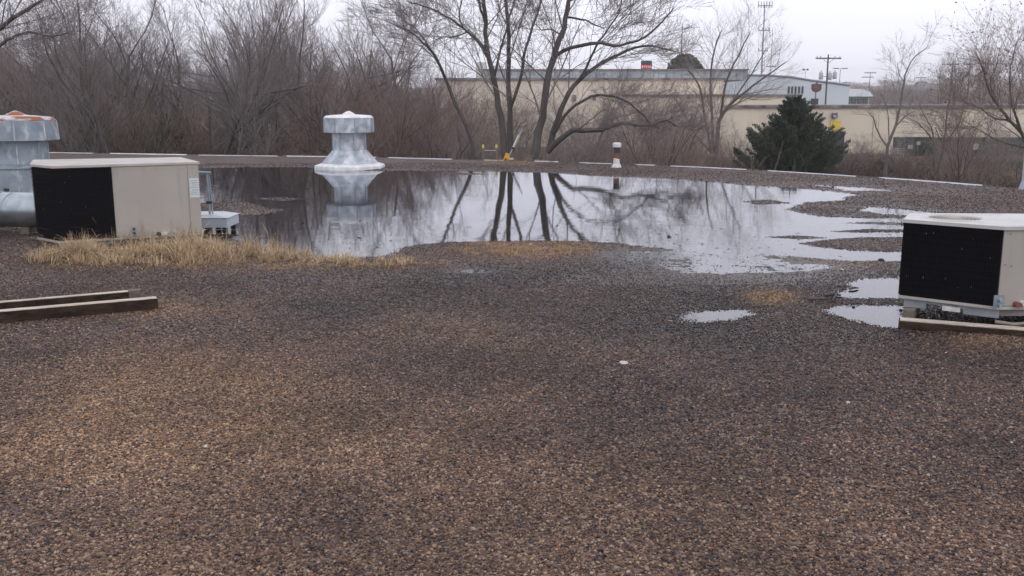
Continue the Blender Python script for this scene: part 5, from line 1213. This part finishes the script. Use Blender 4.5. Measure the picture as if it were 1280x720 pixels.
# ------------------------------------------------------------------ timbers at left
def beam(label, pr, pl_, h, wdt, name='loose_timber', notch=False):
    R_ = P(*pr, 0.02); L0 = P(*pl_, 0.02); d = (R_-L0).normalized(); nn = Vector((-d.y, d.x, 0)); L1 = L0-d*1.2
    o = MB().prism([(L1.x, L1.y), (R_.x, R_.y), ((R_+nn*wdt).x, (R_+nn*wdt).y), ((L1+nn*wdt).x, (L1+nn*wdt).y)], .022, .022+h).build(name, 'wood_dark', None, bevel=.004); tag(o, label, 'timber')
    L2, R2 = L1+d*.004, R_-d*.004
    MB().prism([(L2.x+nn.x*.003, L2.y+nn.y*.003), (R2.x+nn.x*.003, R2.y+nn.y*.003), ((R2+nn*(wdt-.004)).x, (R2+nn*(wdt-.004)).y), ((L2+nn*(wdt-.004)).x, (L2+nn*(wdt-.004)).y)], .0225+h, .0265+h).build('pale_top', 'wood_top', o)  # thin slab colours the top paler than the beam's sides
    return o, d, nn, R_
beam('nearer of two long weathered timbers lying on the gravel at left', (198, 386.5), (0, 404.5), .088, .095)
o, d, nn, R_ = beam('farther of two long timbers on the gravel, with a broken right end', (177, 376.0), (0, 392), .085, .075)
p = R_-d*.10; MB().prism([((p).x-nn.x*.003, (p).y-nn.y*.003), ((R_).x-nn.x*.003, (R_).y-nn.y*.003), ((R_+nn*.078).x, (R_+nn*.078).y), ((p+nn*.078).x, (p+nn*.078).y)], .03, .118).build('end_cleat', 'wood_block', o, bevel=.004)

# ------------------------------------------------------------------ dry grass
def grass(name, spots, label, n, hmin, hmax, lean=.5, m='straw'):
    px = []; py = []
    W = np.array([s[4] for s in spots], float); W /= W.sum(); ch = RNG.choice(len(spots), n, p=W)
    S = np.array([[P(s[0], s[1]).x, P(s[0], s[1]).y, s[2]*P(s[0], s[1]).y/FPX, s[3], s[5]] for s in spots])[ch]
    u = RNG.uniform(-1, 1, n); v = RNG.normal(0, .5, n)
    x = S[:, 0]+u*S[:, 2]; y = S[:, 1]+v*S[:, 3]
    # tufts
    tx_ = np.round(x/.13)*.13+.05*np.sin(x*37); pull = RNG.uniform(0, .85, n); x = x*(1-pull)+tx_*pull
    hN = vnoise(x, y, 5, 3); keep = hN > .34; x, y, S, hN = x[keep], y[keep], S[keep], hN[keep]; n = len(x)
    H = RNG.uniform(hmin, hmax, n)**1.0*(.15+1.35*hN)*S[:, 4]*np.where(RNG.random(n) < .05, 1.35, 1); h0, _, _, _ = surf(x, y)
    a = RNG.uniform(0, 6.28, n); q = np.abs(RNG.normal(0, lean, n)); dx, dy = np.cos(a)*q, np.sin(a)*q
    wd = RNG.uniform(.0016, .0036, n); pa = RNG.uniform(0, 3.14, n); sx, sy = np.cos(pa)*wd, np.sin(pa)*wd
    B = np.stack([x, y, h0-.004], -1); Mi = B+np.stack([dx*H*.35, dy*H*.35, H*.6], -1); T = B+np.stack([dx*H*1.1, dy*H*1.1, H*(1-.35*np.clip(q, 0, 1.6))], -1); sd = np.stack([sx, sy, 0*sx], -1)
    V = np.stack([B-sd, B+sd, Mi+sd*.8, Mi-sd*.8, T+sd*.25, T-sd*.25], 1).reshape(-1, 3); k = (np.arange(n)*6)[:, None]
    F = np.concatenate([k+np.array([[0, 1, 2, 3]]), k+np.array([[3, 2, 4, 5]])])
    tag(link_mesh(np_mesh(name, V, F, m), name), label, 'grass', None, 'stuff')
# spots: px, py, half width px, depth sigma m, weight, height factor
grass('dry_grass', [(80, 327, 32, .25, 10, 1.0), (130, 327, 40, .28, 13, .9), (185, 325, 40, .32, 13, 1.0), (235, 322, 45, .4, 14, 1.15), (120, 312, 60, .12, 5, 1.25), (210, 309, 50, .14, 6, 1.2), (290, 322, 45, .4, 16, 1.1), (345, 325, 45, .3, 8, .75), (395, 327, 30, .25, 3, .55), (470, 330, 48, .25, 5, .5), (150, 332, 100, .15, 4, .6), (425, 330, 25, .15, 2, .4)],
      'dry straw-coloured grass growing along the front of the left air conditioner', 13500, .07, .27, .95)
grass('straw_litter', [(300, 334, 150, .3, 8, 1), (500, 333, 60, .3, 5, 1), (660, 313, 80, .45, 24, 1.2), (640, 203.5, 38, .5, 4, 2.5), (965, 375, 32, .3, 2, 1), (240, 332, 170, .35, 8, 1)], 'flat bits of straw and dead stalks scattered on the gravel', 8000, .02, .05, 2.2, 'dead_straw')

# ------------------------------------------------------------------ stones, chips, sticks
def stone(px, py, wpx, m, label, flat=.6, name='stone', z=None, cat='stone'):
    r = random.Random(px*7+py); q = P(px, py, 0); hh, _, _, _ = surf(np.array([q.x]), np.array([q.y])); z0 = float(hh[0]) if z is None else z
    R = wpx*.5*q.y/FPX; import bmesh
    bm = bmesh.new(); bmesh.ops.create_icosphere(bm, subdivisions=2, radius=1)
    cuts = [(Vector((r.gauss(0, 1), r.gauss(0, 1), r.gauss(0, 1))).normalized(), r.uniform(.55, .85)) for _ in range(6)]
    for v in bm.verts:
        c = v.co*r.uniform(.93, 1.05)
        for d, k in cuts:
            s = c.dot(d)
            if s > k: c = c-d*(s-k)
        v.co = Vector((c.x*R, c.y*R*.8, c.z*R*flat))
    me = bpy.data.meshes.new(name); bm.to_mesh(me); bm.free(); me.materials.append(M[m])
    o = link_mesh(me, name, None, (q.x, q.y, z0+R*flat*.55)); o.rotation_euler.z = r.random()*6; tag(o, label, cat)
for a in [(836, 296, 7, 'stone_dark', 'largest dark stone standing in the pond near its near shore', 1.1), (824, 274, 4, 'stone_dark', 'left one of two small dark stones side by side in the pond', .6), (856, 276, 5.5, 'stone_dark', 'right one of two small dark stones side by side in the pond', .55),
          (448, 297, 6, 'stone_dark', 'dark stone in the pond below the ventilator reflection', .9), (579, 299.5, 5, 'stone_tan', 'tan stone on the pond shore left of the straw-covered mound', .6), (360, 230, 5, 'stone_tan', 'tan stone in the far left part of the pond', .6),
          (379, 255, 4, 'chip_pale', 'tiny pale chip in the pond left of the ventilator reflection', .5), (786, 407.5, 11, 'stone_dark', 'dark clod left of the small round puddle', .45), (838, 402, 7, 'stone_tan', 'tan flat stone at the left end of the small round puddle', .35), (848, 396, 4.5, 'stone_dark', 'small dark stone near the left end of the small round puddle', .5), (910, 391, 3.5, 'stone_dark', 'small dark stone inside the small round puddle', .6), (922, 390, 3.5, 'stone_dark', 'rightmost dark stone in the small round puddle', .6),
          (1067, 384, 6, 'stone_dark', 'dark stone on the upper rim of the puddle before the right air conditioner', .8), (1049, 389.5, 3.5, 'stone_dark', 'small dark stone in the puddle before the right air conditioner', .6), (1126, 388, 5, 'stone_dark', 'dark stone beside the skid of the right air conditioner', .8), (1052, 339, 6, 'chip_pale', 'white chip on the brown gravel strip left of the right air conditioner', .5), (1101, 325, 9, 'stone_dark', 'dark clod on the brown strip behind the puddles', .5), (1112, 293, 5, 'stone_tan', 'tan stone in the wet gravel left of the right lid', .8),
          (859, 369, 6, 'stone_dark', 'dark clod on the wet gravel above the small round puddle', .5), (844, 366, 5, 'stone_dark', 'thin dark clod left of another above the small round puddle', .35), (257, 563, 9, 'chip_pale', 'bright pale chip on the brown gravel at lower left', .3), (168, 559, 9, 'stone_dark', 'dark flat chip on the brown gravel at lower left', .3), (1060, 508, 7, 'chip_pale', 'small pale chip on the gravel at lower right', .35), (1264, 558, 6, 'chip_pale', 'tiny pale chip near the lower right edge', .35), (1182, 444, 4, 'chip_pale', 'tiny white chip below the right air conditioner', .4), (735, 301, 4, 'stone_dark', 'small dark stone on the shore right of the straw-covered mound', .5), (662, 307, 6, 'chip_pale', 'white chip on the straw-covered mound', .3),
          (1041, 234, 4, 'stone_dark', 'small dark stone at the far right sliver of water', .6), (961, 234, 4, 'stone_dark', 'tiny dark stone in the far pond below the evergreen', .6)]:
    stone(*a, name='stone' if 'stone' in a[4] or 'clod' in a[4] else 'pale_chip', cat='stone' if 'stone' in a[4] or 'clod' in a[4] else 'chip')
for k in range(9):
    stone(686+k*8+rnd.uniform(-2, 2), 233+rnd.uniform(-1.2, 1.2), 3.2, 'stone_dark', 'one of a row of small dark bits in the far pond below the big tree', .5); 
    C.objects[-1]['group'] = 'row of dark bits in the pond'
stone(780, 458, 15, 'chip_pale', 'whitish angular chip lying alone on the wet gravel in the middle', .28, name='pale_chip', cat='chip')
def debris(name, spots, n, label, mat_):
    V = []; F = []; r = random.Random(77)
    for k in range(n):
        cx_, cy_, rx, ry = r.choice(spots); q = P(r.gauss(cx_, rx), r.gauss(cy_, ry), .002); a = r.random()*6.28; L_ = r.uniform(.008, .035); W_ = L_*r.uniform(.2, .6)
        d = Vector((math.cos(a), math.sin(a), 0)); e_ = Vector((-d.y, d.x, 0)); z = Vector((0, 0, r.uniform(.002, .008))); k0 = len(V)
        V += [tuple(q-d*L_), tuple(q+e_*W_+z), tuple(q+d*L_+z*.5), tuple(q-e_*W_)]; F.append((k0, k0+1, k0+2, k0+3))
    tag(link_mesh(np_mesh(name, np.array(V), np.array(F), mat_), name), label, 'debris', None, 'stuff')
debris('floating_debris', [(310, 262, 40, 8), (300, 285, 35, 8), (330, 232, 50, 6), (420, 300, 60, 8), (600, 216, 120, 1.2), (700, 290, 120, 9), (900, 305, 70, 8), (480, 250, 120, 20)], 420, 'dead leaves and bits floating on the shallow pond', 'stone_dark')
def stick(pts, r, label, m='bark_dark', forks=()):
    g = []
    for px, py, z in pts: q = P(px, py, .03); g.append(Vector((q.x, q.y, z)))
    m_ = MB().tube(g, [r, r*1.1, r*.7][:len(g)] if len(g) <= 3 else [r]*len(g), 6)
    for i, (a, b_) in enumerate(forks): 
        qa, qb = P(*a[:2], .03), P(*b_[:2], .03); m_.tube([(qa.x, qa.y, a[2]), (qb.x, qb.y, b_[2])], [r*.7, r*.4], 5)
    o = m_.build('stick', m, None); tag(o, label, 'stick')
stick([(1008, 373.5, .030), (1024, 374, .034), (1038, 373, .032)], .011, 'straight dark stick left of the puddles')
stick([(1030, 369, .030), (1042, 368, .035), (1051, 369, .030)], .014, 'knobbly forked stick at the tip of the upper puddle', forks=[((1042, 368, .035), (1044, 364.5, .06)), ((1046, 368, .035), (1041, 375, .03))])
stick([(1062, 359, .012), (1068, 358, .018), (1073, 357.5, .012)], .010, 'short stick floating in the upper puddle')
stick([(216, 416, .03), (232, 414, .036), (243, 415.5, .03)], .008, 'thin curved twig on the gravel right of the timbers') if False else None

# ------------------------------------------------------------------ haze
hm = bpy.data.materials.new('haze'); hm.use_nodes = True; t = hm.node_tree; t.nodes.clear()
o_ = t.nodes.new('ShaderNodeOutputMaterial'); pv = t.nodes.new('ShaderNodeVolumePrincipled'); pv.inputs['Color'].default_value = (.99, .99, 1, 1); pv.inputs['Density'].default_value = .00045; pv.inputs['Anisotropy'].default_value = .1
t.links.new(pv.outputs[0], o_.inputs['Volume']); M['haze'] = hm
tag(MB().box((0, 700, 26), (2600, 2000, 64)).build('haze', 'haze'), kind='stuff')
